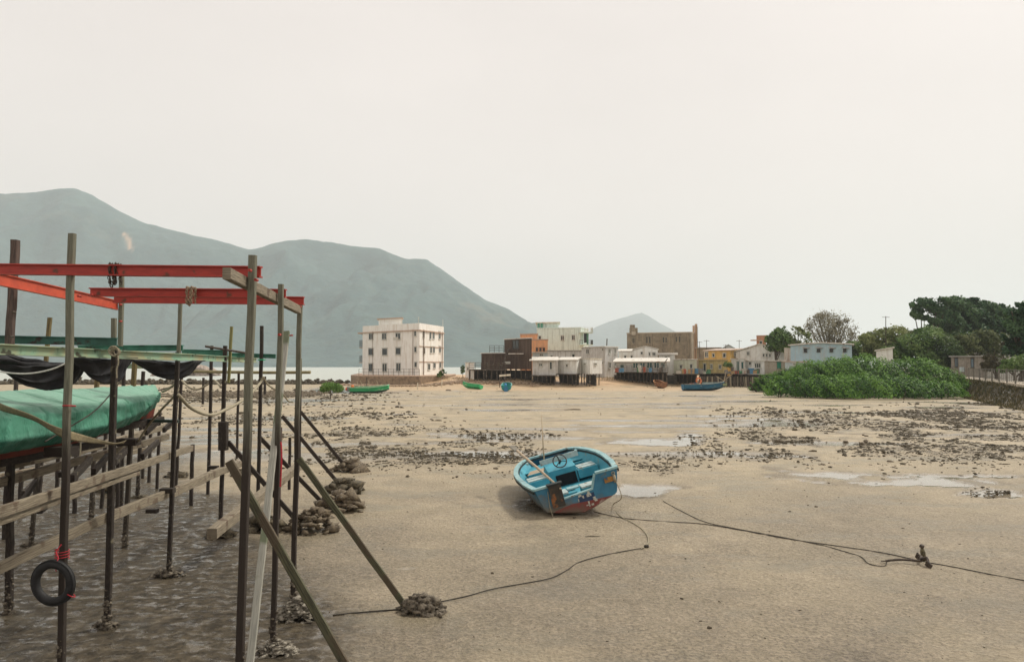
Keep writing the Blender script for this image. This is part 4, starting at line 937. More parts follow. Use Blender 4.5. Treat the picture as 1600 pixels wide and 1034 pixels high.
# ================================================================ BOAT HOIST AND RACK AT THE LEFT
def crust(parent, p, q, r, n, seed, name='oyster_crust', s=.035):
    r_ = np.random.default_rng(seed); p = np.array(p); q = np.array(q); t = r_.random(n)**1.5
    a = r_.uniform(0, 6.28, n); c = p+(q-p)*t[:, None]+np.stack([np.cos(a), np.sin(a), 0*a], 1)*r
    v, f = rocks(c, r_.uniform(.5, 1.2, n)*s*(1.15-.7*t), .8, seed=seed); return npmesh(name, v, f, OYS, parent)
hoist = thing('boat_hoist', 'tall timber hoist frame carrying red steel beams beside the green covered boat', 'hoist', tuple(G(437, 1010)))
k_ = 0
def post(root, top, foot, d, w_, m, name='post', h=None, cr=60, ch=.5, wob=.006, dt=None, n=8, cs=.03):
    """squared post from a photo point at distance d down to the mud"""
    global k_; k_ += 1; w_ *= .68; wob = wob*1.1 if n > 3 else wob
    pt = W(top[0], top[1], dt or d); pf = W(foot[0], foot[1], d)
    if foot[1] > 590: pf = G(foot[0], foot[1]) if d is None else pf
    g_ = Hs(pf.x, pf.y); e = pf+(pf-pt)*0
    if pf.z > g_ and ch: # carry on down into the mud
        e = pt+(pf-pt)*((pt.z-g_+.3)/(pt.z-pf.z))
    else: e = pf
    o = MB().bar(e, pt, w_, h, n=n, wob=wob).build(name, m, root)
    if cr > 45 and ch:
        ft = pt+(e-pt)*((pt.z-g_)/(pt.z-e.z)); up = ft+(pt-ft).normalized()*ch
        crust(o, ft, up, w_*.52, cr, k_, s=cs)
    return o
DB, DD, DE = 7.2, 8.9, 10.2
post(hoist, (113,365), (95,1022), 7.55, .086, WD, cr=80)
post(hoist, (395,399), (374,1080), DB, .096, WD, cr=60)
post(hoist, (439,444), (427,1010), 8.55, .078, WD, cr=60)
post(hoist, (469,474), (458,942), DE, .086, WD, cr=50)
post(hoist, (24,375), (15,541), 9.2, .115, mat('purple_brown_timber', (.13,.085,.065), (.05,.035,.03), scale=8, stretch=(.8,10,10), coord='UV', bump=.7), cr=0, ch=0)
post(hoist, (190,431), (188,541), 11.3, .085, WD, cr=0, ch=0, n=3)
post(hoist, (178,497), (177,545), 9.4, .075, WD, cr=0, ch=0, n=2)
def ib(root, a, da, b, db, w_, h, m, name='beam'):
    return MB().ibeam(W(*a, da), W(*b, db), w_, h).build(name, m, root)
ib(hoist, (-60,420), 7.65, (408,425), 7.30, .075, .105, RED, 'red_beam')
ib(hoist, (141,456.5), 8.75, (447,458.5), 8.65, .07, .095, RED, 'red_beam')
ib(hoist, (178,467), 10.2, (475,470), 10.15, .075, .105, RED, 'red_beam')
ib(hoist, (-40,428), 8.2, (184,477), 11.3, .05, .135, ORG, 'red_beam')
MB().bar(W(354,427,6.6), W(466,484,10.1), (.068), .10, n=6, wob=.002).build('cap_timber', WDL, hoist)
# braces
MB().bar(W(358,700,7.45)+Vector((0,0,-.12)), W(552,1060,7.45), .078, .04, n=6, wob=.003, up=(0,1,0)).build('brace', WDG, hoist)
MB().bar(W(467,716,10.05), W(634,948,10.05), .075, .045, n=6, wob=.003, up=(0,1,0)).build('brace', WDG, hoist)
for px_, py_, d_ in ((402,438,7.14), (18,418,9.0), (24,488,9.12), (190,476,11.2), (190,502,11.2), (470,479,10.1), (438,523,8.45), (126,463,8.7), (146,461,8.7), (392,423,7.13), (20,526,9.1)):
    p = W(px_, py_, d_); MB().tube([p, p+Vector((0, -.055, 0))], .014, 8).build('bolt', IRON if d_ > 9 and px_ < 100 else RED, hoist)
# leaning plank
t = thing('leaning_plank', 'pale grey plank leaning among the hoist posts, its foot off to the left', 'plank', tuple(W(388, 1060, 7.3)))
MB().bar(W(386,1075,7.3), W(448,518,9.3), .07, .035, n=7, wob=.003, up=(0,1,0), taper=.97).build('board', WDP, t)
p = W(453, 524, 9.25); MB().tube([p, p+Vector((.04, -.04, 0))], .01, 6).build('bolt', RED, t)

# rack of green beams over dark posts
rack = thing('boat_rack', 'rack of green steel beams on dark tide-stained posts around the covered boat', 'rack', tuple(W(168, 975, 9.3)))
post(rack, (180,543), (167,978), 9.3, .095, WDD, cr=110, ch=.45)
post(rack, (278,550), (264,897), 11.55, .082, WDD, cr=70, ch=.3)
post(rack, (282,472), (279,552), 11.55, .07, WD, cr=0, ch=0, n=3)
post(rack, (284,586), (276,742), 20, .09, WDD, cr=30, ch=.4)
post(rack, (352,540), (345,812), 15.3, .10, WDD, cr=40, ch=.3)
post(rack, (362,510), (357,598), 15.5, .075, mat('yellow_green_timber', (.24,.23,.08), (.13,.12,.05), scale=8, stretch=(.8,10,10), coord='UV'), cr=0, ch=0, n=3)
MB().bar(W(349,659,15.15), W(349,703,15.15), .16, .14).build('splice_block', WDD, rack)
post(rack, (409,509), (403,801), 16.35, .095, WDD, cr=40, ch=.4)
post(rack, (373,582), (370,716), 26, .10, WDD, cr=20)
post(rack, (331,540), (325,771), 18.8, .095, WDD, cr=40, ch=.4)
post(rack, (301,694), (299,788), 17.3, .10, WDD, cr=40, ch=.5)
post(rack, (453,683), (452,762), 19.6, .09, WDD, cr=20)
post(rack, (470,560), (469,650), 24, .09, WD, cr=0)
post(rack, (438,667), (435,818), 15.2, .09, mat('purple_brown_timber', (.12,.075,.05)), cr=20)
ib(rack, (-60,529), 9.35, (183,534), 9.35, .06, .095, mat('dark_green_steel', (.035,.13,.095), (.02,.06,.045), scale=4, rough=.6, blotch=((.03,.02,.015), 6, .56)), 'green_beam')
ib(rack, (-40,544), 7.2, (283,558), 11.5, .09, .105, GRNY, 'green_beam')
ib(rack, (122,544), 11.6, (286,543.5), 11.6, .07, .085, GRN, 'green_beam')
ib(rack, (270,557), 11.6, (400,563), 19, .09, .11, GRNY, 'green_beam')
ib(rack, (284,550), 15.4, (356,551.5), 15.4, .08, .11, GRN, 'green_beam')
ib(rack, (359,554.5), 16.4, (431,556.5), 16.4, .08, .09, GRN, 'green_beam')
ib(rack, (183,572), 15, (300,572), 15, .06, .09, GRNY, 'green_beam')
ib(rack, (181,656), 12.6, (279,658), 12.6, .06, .045, mat('slate_green_steel', (.05,.085,.07), (.03,.045,.04), scale=4), 'cross_member')
MB().tube([W(321,541,15), W(385,551.5,15.6)], .022, 8).build('pipe', IRON, rack)
MB().box(W(79,550,8.6), (.13, .10, .085), rz=.2).build('block', mat('salmon_block', (.55,.33,.22), (.4,.22,.15), scale=9), rack)
# long rails
def rl(a, da, b, db, w_, h, m=WDL, root=None, nm='rail', n=10): return MB().bar(W(*a, da), W(*b, db), w_, h, n=n, wob=.004).build(nm, m, root or rack)
rl((-40,812), 6.2, (300,700), 12.9, .05, .095)
rl((-40,828), 6.3, (214,739), 10.2, .075, .05)
rl((-40,905), 7.4, (166,808), 9.5, .05, .11)
rl((170,807), 9.45, (268,768), 11.7, .06, .12)
rl((268,770), 11.75, (345,735), 14.6, .09, .13)
rl((340,738), 14.6, (388,720), 16.6, .08, .12)
rl((331,834), 11.95, (468,727), 17.8, .15, .17)
for a, da, b, db in (((62,796), 9.0, (88,776), 10.4), ((112,748), 9.4, (141,718), 10.6), ((146,737), 11, (168,712), 12), ((222,713), 12.5, (246,690), 13.6), ((228,676), 14, (248,657), 14.6), ((178,722), 10.4, (196,704), 11.2), ((256,672), 15, (268,660), 15.5), ((186,672), 12, (202,650), 12.8)):
    MB().bar(W(*a, da), W(*b, db), .06, .09).build('brace', WDD, rack)
for a, d_, q in (((82,777), 8.9, .14), ((137,761), 9.4, .13), ((238,816-18), 11.9, .10), ((201,690), 13, .2), ((333,730), 15.5, .12), ((97,705), 9.4, .2), ((262,766), 11.4, .12)):
    MB().box(W(*a, d_), (q*1.6, q, q*.55)).build('packing_block', WDD, rack)
# raking props to the rock heaps
def prop(a, da, b): p = G(*b); MB().bar(p-Vector((0, 0, .12)), W(*a, da), .085, .05, n=5, wob=.004, up=(0,1,0)).build('brace', WD, rack)
MB().bar(W(356,690,15.2), W(470,820,15.2), .085, .05, n=5, wob=.003, up=(0,1,0)).build('brace', WD, rack)
MB().bar(W(404,681,17), W(505,786,17.3), .085, .05, n=5, wob=.003, up=(0,1,0)).build('brace', WD, rack)
MB().bar(W(441,650,20.6), W(530,756,20.3), .09, .055, n=5, wob=.003, up=(0,1,0)).build('brace', WD, rack)
MB().bar(W(470,643,23), W(541,730,23), .09, .055, n=5, wob=.003, up=(0,1,0)).build('brace', WD, rack)

# cradle carrying the boat
cradle = thing('boat_cradle', 'timber cradle of short posts and rails beneath the red-hulled covered boat', 'cradle', tuple(W(60, 850, 13)))
YP = mat('yellow_brown_post', (.22,.17,.06), (.07,.05,.03), scale=8, stretch=(.8,10,10), coord='UV', bump=.7, low=(2.2, .3, (.05,.04,.028)))
post(cradle, (78,496), (48,852), 13.2, .085, YP, cr=70)
post(cradle, (211,560), (195,850), 13.4, .10, YP, cr=70)
post(cradle, (152,585), (143,812), 15.6, .11, YP, cr=50)
post(cradle, (194,570), (190,790), 17, .09, WDD, cr=30)
post(cradle, (224,580), (215,776), 18.3, .10, WDD, cr=60, ch=.6)
post(cradle, (250,640), (245,763), 19.6, .09, WDD, cr=40)
post(cradle, (16,705), (14,953), 9.85, .11, WDD, cr=60)
post(cradle, (167,655), (160,770), 17, .09, WDD, cr=20)
post(cradle, (14,690), (8,830), 14, .11, WDD, cr=20)
for tp_, ft_, d_ in (((228,600),(223,745),21.5), ((120,702),(116,800),16.4), ((92,700),(88,783),17.7), ((236,655),(233,752),20.7), ((186,690),(183,800),16.4), ((66,700),(62,775),18.4), ((35,706),(31,800),16.4)): post(cradle, tp_, ft_, d_, .10, WDD, cr=20)
for a, da, b, db in (((30,790), 12, (56,752), 12.6), ((94,742), 12.4, (116,722), 13), ((200,748), 14, (218,726), 15), ((120,770), 12.6, (141,748), 13.4), ((36,770), 15, (60,746), 16)): MB().bar(W(*a, da), W(*b, db), .06, .08).build('brace', WDD, cradle)
rl((-20,748), 15, (240,700), 20, .08, .11, root=cradle)
rl((-40,764), 9.2, (262,682), 15.4, .07, .11, root=cradle)
rl((-20,734), 11, (112,704), 13, .10, .13, root=cradle)
rl((110,708), 13, (268,664), 19, .10, .12, root=cradle)
MB().bar(W(-60,718,9.4), W(252,655,13.0), .12, .10, n=6).build('cradle_beam', WDD, cradle)
MB().bar(W(-60,716,10.9), W(236,650,14.2), .12, .10, n=6).build('cradle_beam', WDD, cradle)
for a, d_ in (((40,716), 11), ((120,697), 12), ((190,690), 13.4)): MB().bar(W(*a, d_-.5), W(*a, d_+1.6), .12, .1).build('cross_bearer', WDD, cradle)
# thin far posts standing alone
for i, (tp, ft, d_, w_, lb) in enumerate([((26,588),(24,612),75,.3,'pale stump of a post far out at the left edge'), ((414,588),(414,604),80,.22,'thin stake on the mud far behind the hoist'), ((318,590),(317,625),62,.16,'thin stake standing beyond the green rack')]):
    t = thing('mooring_stake', lb, 'stake', tuple(W(*ft, d_))); MB().bar((W(*ft, d_).x, d_, Hs(W(*ft, d_).x, d_)-.3), W(*tp, d_), w_).build('shaft', WD, t)
# bamboo pole
t = thing('bamboo_pole', 'long thin bamboo pole lying level across the far posts', 'pole', tuple(W(285, 580, 18)))
MB().tube([W(286,580,18.6), W(345,581,18.4), W(420,582,18.2), W(485,581.5,18)], .035, 8).build('culm', mat('yellow_bamboo', (.30,.27,.14), (.2,.17,.09), scale=6), t)

# covered boat: red hull and green tarpaulin
boat = thing('covered_boat', 'red-bottomed boat under a green tarpaulin raised on the rack', 'boat', (-6.1, 9.5, 2.1))
def hullsec(y):
    f = np.clip((y-5.5)/7.9, 0, 1); taper = (1-max(0, (f-.45)/.55)**2.2); return taper
def hullfn(u, v):
    y = 5.5+7.75*u; tp = max(hullsec(y), .02); xc = -6.2+.35*max(0, u-.5)
    a = (v-.5)*2; x = xc+.83*tp*a; z = 1.92+.42*abs(a)**1.3+.42*max(0, u-.55)**1.6*2.2*(1-.35*abs(a))
    return (x, y, z)
MB().grid(hullfn, 40, 14).build('hull', mat('faded_red_hull', (.30,.055,.03), (.16,.03,.02), scale=4, bump=.4, blotch=((.08,.05,.035), 5, .57)), boat, smooth=True, solid=.03)
MB().bar((-6.2, 5.5, 1.88), (-6.1, 11.8, 1.9), .1, .1).build('keel', WDD, boat)
TARP = bpy.data.materials.new('green_tarpaulin'); TARP.use_nodes = True; n = TARP.node_tree; P = n.nodes['Principled BSDF']
tcn = N('ShaderNodeTexCoord'); O = tcn.outputs['Object']
c = MX(MR(NZ(1.3, 6), .35, .65), (.05,.24,.15), (.085,.33,.22)); uvs = N('ShaderNodeSeparateXYZ'); n.links.new(tcn.outputs['UV'], uvs.inputs[0]); vv_ = MM('ADD', uvs.outputs[1], MM('MULTIPLY', MR(NZ(2, 4), 0, 1, -.5, .5), .04)); c = MX(MR(vv_, .69, .74, .75, 0), c, (.25,.47,.35)); c = MX(MR(vv_, .89, .93, 0, .85), c, (.02,.13,.09)); c = MX(MR(NZ(5, 7, (1,.4,1)), .5, .75, 0, .5), c, (.19,.44,.33)); c = MX(MR(NZ(14, 5), .62, .7, 0, .5), c, (.03,.14,.09))
n.links.new(c, P.inputs['Base Color']); P.inputs['Roughness'].default_value = .5
b = N('ShaderNodeBump'); b.inputs['Strength'].default_value = .9; b.inputs['Distance'].default_value = .07
n.links.new(NZ(5, 7, (1, 2.8, .6), .7), b.inputs['Height']); n.links.new(b.outputs[0], P.inputs['Normal'])
def tarpfn(u, v):
    y = 5.2+8.15*u; tp = max(hullsec(y), .0); xc = -6.2+.35*max(0, u-.5)
    hw = .06+.80*tp
    # across: far skirt, far shoulder, crown, near shoulder, near skirt, tuck under
    K = [0, .12, .3, .5, .70, .73, .92, 1.0]
    lift = 1.1*max(0, u-.6)**1.5
    ZB = 2.20+lift*1.25
    Xs = [-hw*1.02, -hw*1.05, -hw*.95, 0, hw*.93, hw*1.03, hw*1.06, hw*.9]
    ed = 1-max(0, (u-.8)/.2)**2*.6
    Zs = [ZB, ZB+.2*ed, 2.66, 2.74, 2.58, 2.50, ZB+.06, ZB-.08]
    x = float(np.interp(v, K, Xs)); z = float(np.interp(v, K, Zs))
    s_ = np.array([y*1.1, v*5]); nz_ = float(fbm(np.array([y*1.6]), np.array([v*4.0]), 4)[0])-.5
    seam = 0
    for ys_ in (6.3, 7.25, 8.3, 9.05, 9.75, 10.5, 11.25, 12.0, 12.7): seam += math.exp(-((y+.12*math.sin(v*5+ys_)-ys_)/.02)**2)
    fold = (math.sin(y*13+v*6+3*nz_)*.014+math.sin(y*31+v*9+5*nz_)*.009)*(1 if v > .72 else .2)+.02*max(0, math.sin(y*2.1+v*9))*(v > .72)
    pull = .06*max(0, u-.78)*math.sin(y*26+v*17)
    k = nz_*.08-.05*seam
    cx = 1 if v > .5 else -1
    return (xc+x+cx*(k*.7+fold+pull)*(abs(v-.5) > .15), y, z+k*(.15 < v < .8)+pull*.5)
t = MB().grid(tarpfn, 300, 70).build('tarpaulin', TARP, smooth=True, solid=.006)
tag(t, 'wrinkled green tarpaulin lashed over the boat on the rack', 'tarpaulin')
rope('tarp_cord', [W(70,690,8.6), W(100,672,8.9), W(150,640,9.6), W(185,600,10.6)], .008, ROPED, 'thin dark cord running over the side of the green tarpaulin', 'cord')

# webbing sling: a flat strap with a twist
def strap(name, pts, wd, m, label, tw):
    P_ = smooth_pts(pts, 8); k = len(P_)
    def fn(u, v):
        f = u*(k-1); i = min(int(f), k-2); p = P_[i].lerp(P_[i+1], f-i); a = tw(u)
        return tuple(p+Vector((0, math.cos(a), math.sin(a)))*wd*(v-.5))
    return tag(MB().grid(fn, 80, 4).build(name, m, smooth=True, solid=.008), label, 'strap')
WEB = mat('olive_webbing', (.24,.20,.11), (.15,.12,.07), scale=30, bump=.5)
strap('lifting_strap', [W(-30,622,8.4), W(5,637,8.2), W(50,652,7.9), W(85,671,7.75), W(112,681,7.7), W(150,689,8.3), W(178,693,9.15), W(195,690,9.6)], .085, WEB, 'broad olive webbing strap sagging across the tarpaulin to the dark post', lambda u: 1.2+1.1*math.sin(u*5.5))
# nets slung under the green beams
def sling(label, x0, x1, py0, py1, d0, d1, sag, deep, seed):
    a = W(x0, py0, d0); b_ = W(x1, py1, d1)
    def fn(u, v):
        p = a.lerp(b_, u); s_ = 4*u*(1-u); q = s_**.75
        nz_ = float(fbm(np.array([u*5+seed]), np.array([v*3+u*6]), 4)[0])-.5
        z = p.z-sag*q*math.sin(math.pi*min(v*.5+.02, 1))-.035*math.sin(v*16+u*1.5)*q+nz_*.03*q
        return (p.x+.008*math.sin(u*20), p.y+deep*(v-.1)*(.3+.7*q)-.05*q*math.sin(v*20+u*7), z if v < .98 else z)
    def fn2(u, v):
        if v < .55: vv = v/.55; x, y, z = fn(u, vv); return (x, y, z)
        vv = (1-v)/.45; x, y, z = fn(u, vv); p = a.lerp(b_, u); s_ = 4*u*(1-u)
        return (x, y+2*(1-vv)*deep*.5, z)
    return tag(MB().grid(fn2, 70, 40).build('netting_sling', NET, smooth=True, solid=.01), label, 'netting', 'black nets slung under the green beams')
sling('black netting bag hung at the left edge under the green beam', -40, 118, 550, 566, 8.2, 9.3, .34, .5, 2)
sling('black netting bag hung between the grey post and the dark post', 98, 186, 553, 558, 8.9, 9.7, .30, .5, 5)
sling('black netting bag hung right of the rope coil', 200, 301, 560, 563, 10.9, 11.9, .26, .5, 9)
rope('white_line', [W(-20,577,7.9), W(20,583,7.9), W(50,583,7.9), W(80,577,7.9), W(104,567,7.9)], .009, ROPEW, 'white line sagging across the leftmost netting bag')
# rope coil on the post head
t = thing('rope_coil', 'pale rope coiled on the head of the dark post', 'rope', tuple(W(181,552,9.2)))
mb = MB(); c0 = W(182,550,9.2)
for i in range(4): mb.ring(c0+Vector((rnd.uniform(-.012, .012), -.02*i, rnd.uniform(-.015, .015))), .038+.006*i, .009, (0, 1, .15), 20, 6)
mb.tube(smooth_pts([c0+Vector((.03, -.04, -.02)), c0+Vector((.05, -.05, -.12)), c0+Vector((.03, -.05, -.2)), c0+Vector((.035, -.05, -.3))]), .009, 6); mb.build('loops', ROPE, t, smooth=True)

# chains over the red beams
def chain(label, px_, py_, d_, w_, h, m, n=9):
    t = thing('chain_loop', label, 'chain', tuple(W(px_, py_, d_))); mb = MB(); c0 = W(px_, py_, d_)
    for sx in (-1, 1):
        for fb in (-1, 1):
            for i in range(n):
                p = c0+Vector((sx*w_/2+.006*math.sin(i*1.9), fb*.05, h*(.5-i/(n-1))))
                mb.ring(p, .013, .0042, (1, 0, 0) if i % 2 else (0, 1, 0), 10, 5, 1, 1.5)
    for sx in (-1, 1):
        for i in range(5): mb.ring(c0+Vector((sx*w_/2, -.05+.025*i, h*.5+.012)), .012, .0042, (0, 0, 1) if i % 2 else (1, 0, 0), 10, 5)
    for i in range(8): mb.ring(c0+Vector((rnd.uniform(-.5, .5)*w_, -.055+rnd.uniform(-.01, .01), -h*.5+rnd.uniform(-.05, .04))), .016, .006, (rnd.random(), rnd.random(), .2), 10, 5)
    mb.build('links', m, t, smooth=True); return t
chain('dark chain looped over the front red beam', 180, 428, 7.5, .055, .16, IRON)
chain('rusty pale chain looped over the rear red beams', 298.5, 461, 8.6, .05, .14, mat('rusty_pale_chain', (.36,.27,.17), (.18,.12,.08), scale=25), 8)

# tyre fender
ct = W(83,910,7.35)
t = thing('tyre_fender', 'black motorcycle tyre hung on the front hoist post as a fender', 'tyre', tuple(ct))
mb = MB(); mb.ring(ct, .17, .038, (.10, 1, .05), 48, 14); mb.build('tyre', RUB, t, smooth=True)
mb = MB()
for q in (.006, -.006): mb.ring(ct+Vector((0, q*3, 0)), .207, .006, (.1, 1, .05), 60, 5)
mb.build('tread_rib', RUB, t)
mb = MB()
c0 = W(97,866,7.53)
hp = [c0+Vector((.062*math.cos(i*.55), .062*math.sin(i*.55), .0022*i-.04)) for i in range(44)]
MB().tube(hp, .0042, 5).build('red_lashing', ROPER, t, smooth=True)
MB().tube(smooth_pts([W(96,850,7.44), W(88,862,7.40), W(91,872,7.36), W(86,882,7.32), W(88,892,7.35)]), .0055, 5).build('red_lashing', ROPER, t, smooth=True)
MB().ring(W(110,928,7.35), .045, .005, (.5, .2, .8), 16, 5).build('red_lashing', ROPER, t, smooth=True)
tag(MB().ring(W(108,634,7.55), .055, .006, (0, .1, 1), 18, 5).build('red_cord', ROPER), 'thin red cord tied round the tall grey post', 'cord')
tag(MB().tube(smooth_pts([W(439,690,8.48), W(440,715,8.48), W(438,760,8.48)]), .009, 5).build('red_cord', ROPER), 'red cord hanging down the back post behind the plank', 'cord')
# ropes strung between the posts
rope('slack_rope', [W(279,617,11.5), W(300,638,12.5), W(328,648,13.5), W(352,640,14.3), W(384,622,15.2), W(405,600,16.2), W(412,588,16.3)], .028, ROPE, 'thick pale rope sagging between the dark posts behind the hoist')
rope('slack_rope', [W(284,594,20), W(296,605,19), W(310,608,18.9), W(325,600,18.8), W(334,594,18.8), W(345,604,17)], .025, ROPE, 'pale rope looping to the thin post left of the spliced post')
rope('slack_rope', [W(412,590,16.4), W(418,600,17), W(428,607,18), W(440,612,19), W(450,626,20), W(458,628,20)], .02, ROPE, 'short pale rope drooping right of the green-banded post')
rope('bow_rope', [W(254,612,13), W(262,608,12), W(276,600,11.6), W(272,618,11.8), W(252,640,12.2), W(232,664,12.6), W(215,690,13)], .018, ROPE, 'pale mooring rope from the tarpaulin bow down to the cradle')
rope('bow_rope', [W(240,598,16), W(230,612,15.5), W(262,606,13), W(277,598,11.7)], .012, ROPED, 'thin dark rope from the bow of the covered boat to the post')
tag(MB().ring(W(409,562,16.3), .07, .012, (0, 0, 1), 14, 5).build('green_band', mat('green_cord', (.03,.4,.18))), 'bright green cord band round the far dark post', 'cord')
rope('dangling_rope', [W(126,680,8.2), W(126,697,8.2), W(125,712,8.2)], .008, ROPE, 'short rope end dangling from the webbing strap')

# ================================================================ BOATS
BLU = mat('blue_boat_paint', (.04,.20,.32), (.022,.13,.22), rough=.5, scale=3, bump=.25, blotch=((.09,.13,.14), 4.5, .63), low=(.26, .16, (.15,.13,.095)))
BLI = mat('turquoise_inner_paint', (.075,.37,.46), (.045,.26,.35), rough=.5, scale=3, bump=.2, blotch=((.17,.26,.26), 5, .63))
BLG = mat('pale_blue_gunwale', (.34,.52,.52), (.20,.38,.41), rough=.55, scale=6, bump=.3, blotch=((.20,.18,.14), 9, .6))
BWH = mat('chalky_white_board', (.47,.54,.52), (.32,.42,.41), rough=.6, scale=7, bump=.3, blotch=((.20,.18,.14), 6, .6))
ANT = mat('red_antifouling', (.23,.055,.045), (.13,.04,.035), rough=.75, scale=5, bump=.5, blotch=((.33,.26,.22), 4, .57), low=(.12, .12, (.13,.105,.075)))
DKR = mat('dark_rub_rail', (.03,.045,.045), (.015,.02,.02), scale=8)
class Hull:
    """a small open boat: half-beam, sheer, chine and keel along its length; stern at y=0, bow at y=L"""
    def __init__(s, L_, beam, H_, bowrise=.22, blunt=.3, chine=.3):
        s.L, s.b, s.H, s.br, s.bl, s.ch = L_, beam, H_, bowrise, blunt, chine
    def half(s, u):
        k = np.interp(u, [0, .2, .45, .6, .75, .86, .93, .975, 1], [.845, .95, 1, .99, .92, .82, .72, .62, s.bl])
        return float(k)*s.b
    def sheer(s, u): return s.H+s.br*max(0, (u-.35)/.65)**2
    def chz(s, u): return s.H*s.ch+s.H*.45*max(0, (u-.5)/.5)**2
    def kz(s, u): return 0+s.H*.62*max(0, (u-.62)/.38)**2.2
    def sec(s, u, v):     # v 0 keel .. .5 chine .. 1 gunwale (right side)
        h_ = s.half(u); y = u*s.L
        cx = h_*(.86-.12*u)
        if v < .5: t = v/.5; return (cx*t, y, s.kz(u)+(s.chz(u)-s.kz(u))*t**1.15)
        t = (v-.5)/.5; return (cx+(h_-cx)*t, y, s.chz(u)+(s.sheer(u)-s.chz(u))*t)
    def skin(s, v0, v1, out=0, nu=36, nv=10):
        mb = MB()
        for sg in (1, -1):
            def fn(u, v):
                x, y, z = s.sec(u, v0+(v1-v0)*v); return (sg*(x+out*(1 if v0 > .3 else .3)), y, z-(out if v0 < .3 else 0))
            g = MB().grid(fn, nu, nv); f = g.f if sg < 0 else [q[::-1] for q in g.f]; mb.add(g.v, f)
        # bow closing panel
        vs = [s.sec(1, v0+(v1-v0)*i/nv) for i in range(nv+1)]
        vs = [(x+out, y, z) for x, y, z in vs]+[(-x-out, y, z) for x, y, z in vs]; k = nv+1
        mb.add(vs, [(i, i+1, k+i+1, k+i) for i in range(nv)]); return mb
H1 = Hull(4.3, 1.03, .675, bowrise=.03, blunt=.52)
bb = thing('blue_boat', 'weathered blue motor boat tilted over on the mud in the middle, stern facing', 'boat', (1.472, 16.234, .075))
bb.rotation_mode = 'YXZ'; bb.rotation_euler = (.0, -.2578, .092)
OFF['blue_boat'] = Vector((0, 0, 0))
H1.skin(.42, 1.0).build('hull', BLU, bb, local=True, smooth=True, solid=.03)
H1.skin(0, .42, .004).build('hull_bottom', ANT, bb, local=True, smooth=True, solid=.03)
# transom with its notch
def poly_slab(mb, pts, y0, y1):
    n_ = len(pts); vs = [(x, y0, z) for x, z in pts]+[(x, y1, z) for x, z in pts]
    return mb.add(vs, [tuple(range(n_)), tuple(range(2*n_-1, n_-1, -1))]+[((i+1) % n_, i, n_+i, n_+(i+1) % n_) for i in range(n_)])
h0 = H1.half(0); cx = h0*.86; gz = H1.H; xx, _, zz = H1.sec(0, .42)
mb = poly_slab(MB(), [(-xx, zz), (0, zz+.0), (xx, zz), (cx, H1.chz(0)), (h0, gz), (.42, gz), (.30, .40), (-.36, .36), (-.50, gz), (-h0, gz), (-cx, H1.chz(0))], -.03, .03)
tr = mb.build('transom', BLU, bb, local=True)
mb = poly_slab(MB(), [(0, 0), (xx, zz+.002), (.1, zz+.03), (-.2, zz+.055), (-xx, zz+.002)], -.036, .026); mb.build('transom_bottom', ANT, bb, local=True)
mb = MB().bar((.42, 0, gz+.0), (.30, 0, .405), .09, .03, up=(0, 1, 0)).bar((.29, 0, .405), (-.35, 0, .365), .09, .03).bar((-.36, 0, .37), (-.5, 0, gz), .09, .03, up=(0, 1, 0))
mb.build('notch_trim', BLG, tr, local=True)
for x0_, x1_ in ((.42, h0+.02), (-h0-.02, -.5)): MB().bar((x0_, 0, gz+.022), (x1_, 0, gz+.022), .12, .045).build('transom_cap', BLG, bb, local=True)
# gunwale cap and rub rail
gp = [Vector((H1.half(u)-.015, u*4.3, H1.sheer(u)+.012)) for u in np.linspace(0, 1, 26)]; gp += [Vector((-p.x, p.y, p.z)) for p in gp[::-1]]
def sweep(pts, w_, h_):
    mb = MB(); n_ = len(pts); vs = []
    for i, p in enumerate(pts):
        t = (pts[min(i+1, n_-1)]-pts[max(i-1, 0)]); t.z = 0; t.normalize(); x = Vector((t.y, -t.x, 0))
        vs += [p+x*w_/2-Vector((0, 0, h_/2)), p+x*w_/2+Vector((0, 0, h_/2)), p-x*w_/2+Vector((0, 0, h_/2)), p-x*w_/2-Vector((0, 0, h_/2))]
    mb.add(vs, [(i*4+j, i*4+(j+1) % 4, i*4+4+(j+1) % 4, i*4+4+j) for i in range(n_-1) for j in range(4)]+[(3, 2, 1, 0), (n_*4-4, n_*4-3, n_*4-2, n_*4-1)]); return mb
sweep(gp, .105, .04).build('gunwale', BLG, bb, local=True)
rp = [Vector((H1.half(u)+.033, u*4.3, H1.sheer(u)-.04)) for u in np.linspace(0, 1, 26)]; rp += [Vector((-p.x, p.y, p.z)) for p in rp[::-1]]
sweep(rp, .028, .06).build('rub_rail', DKR, bb, local=True)
ip = [Vector((H1.half(u)-.078, u*4.3, H1.sheer(u)-.035)) for u in np.linspace(.03, .985, 26)]; ip += [Vector((-p.x, p.y, p.z)) for p in ip[::-1]]
sweep(ip, .02, .04).build('inner_rail', DKR, bb, local=True)
# inner lining and floor
def inn(u, v): x, y, z = H1.sec(.02+.955*u, .5+.49*v); return (x-.045, y, z)
for sg in (1, -1):
    MB().grid(lambda u, v: (sg*inn(u, v)[0], inn(u, v)[1], inn(u, v)[2]), 30, 6).build('lining', BLI, bb, local=True, smooth=True)
MB().add([(sg*(H1.half(u)*.70), u*4.3, max(.22, H1.chz(u)+.0)) for u in (.01, .2, .4, .6, .75, .86, .94) for sg in (1, -1)], [(i*2, i*2+1, i*2+3, i*2+2) for i in range(6)]).build('floor', BLI, bb, local=True, solid=.02)
def slab(name, x0, x1, y0, y1, z0, z1, m, parent=None):
    return MB().box(((x0+x1)/2, (y0+y1)/2, (z0+z1)/2), (x1-x0, y1-y0, z1-z0)).build(name, m, parent or bb, local=True)
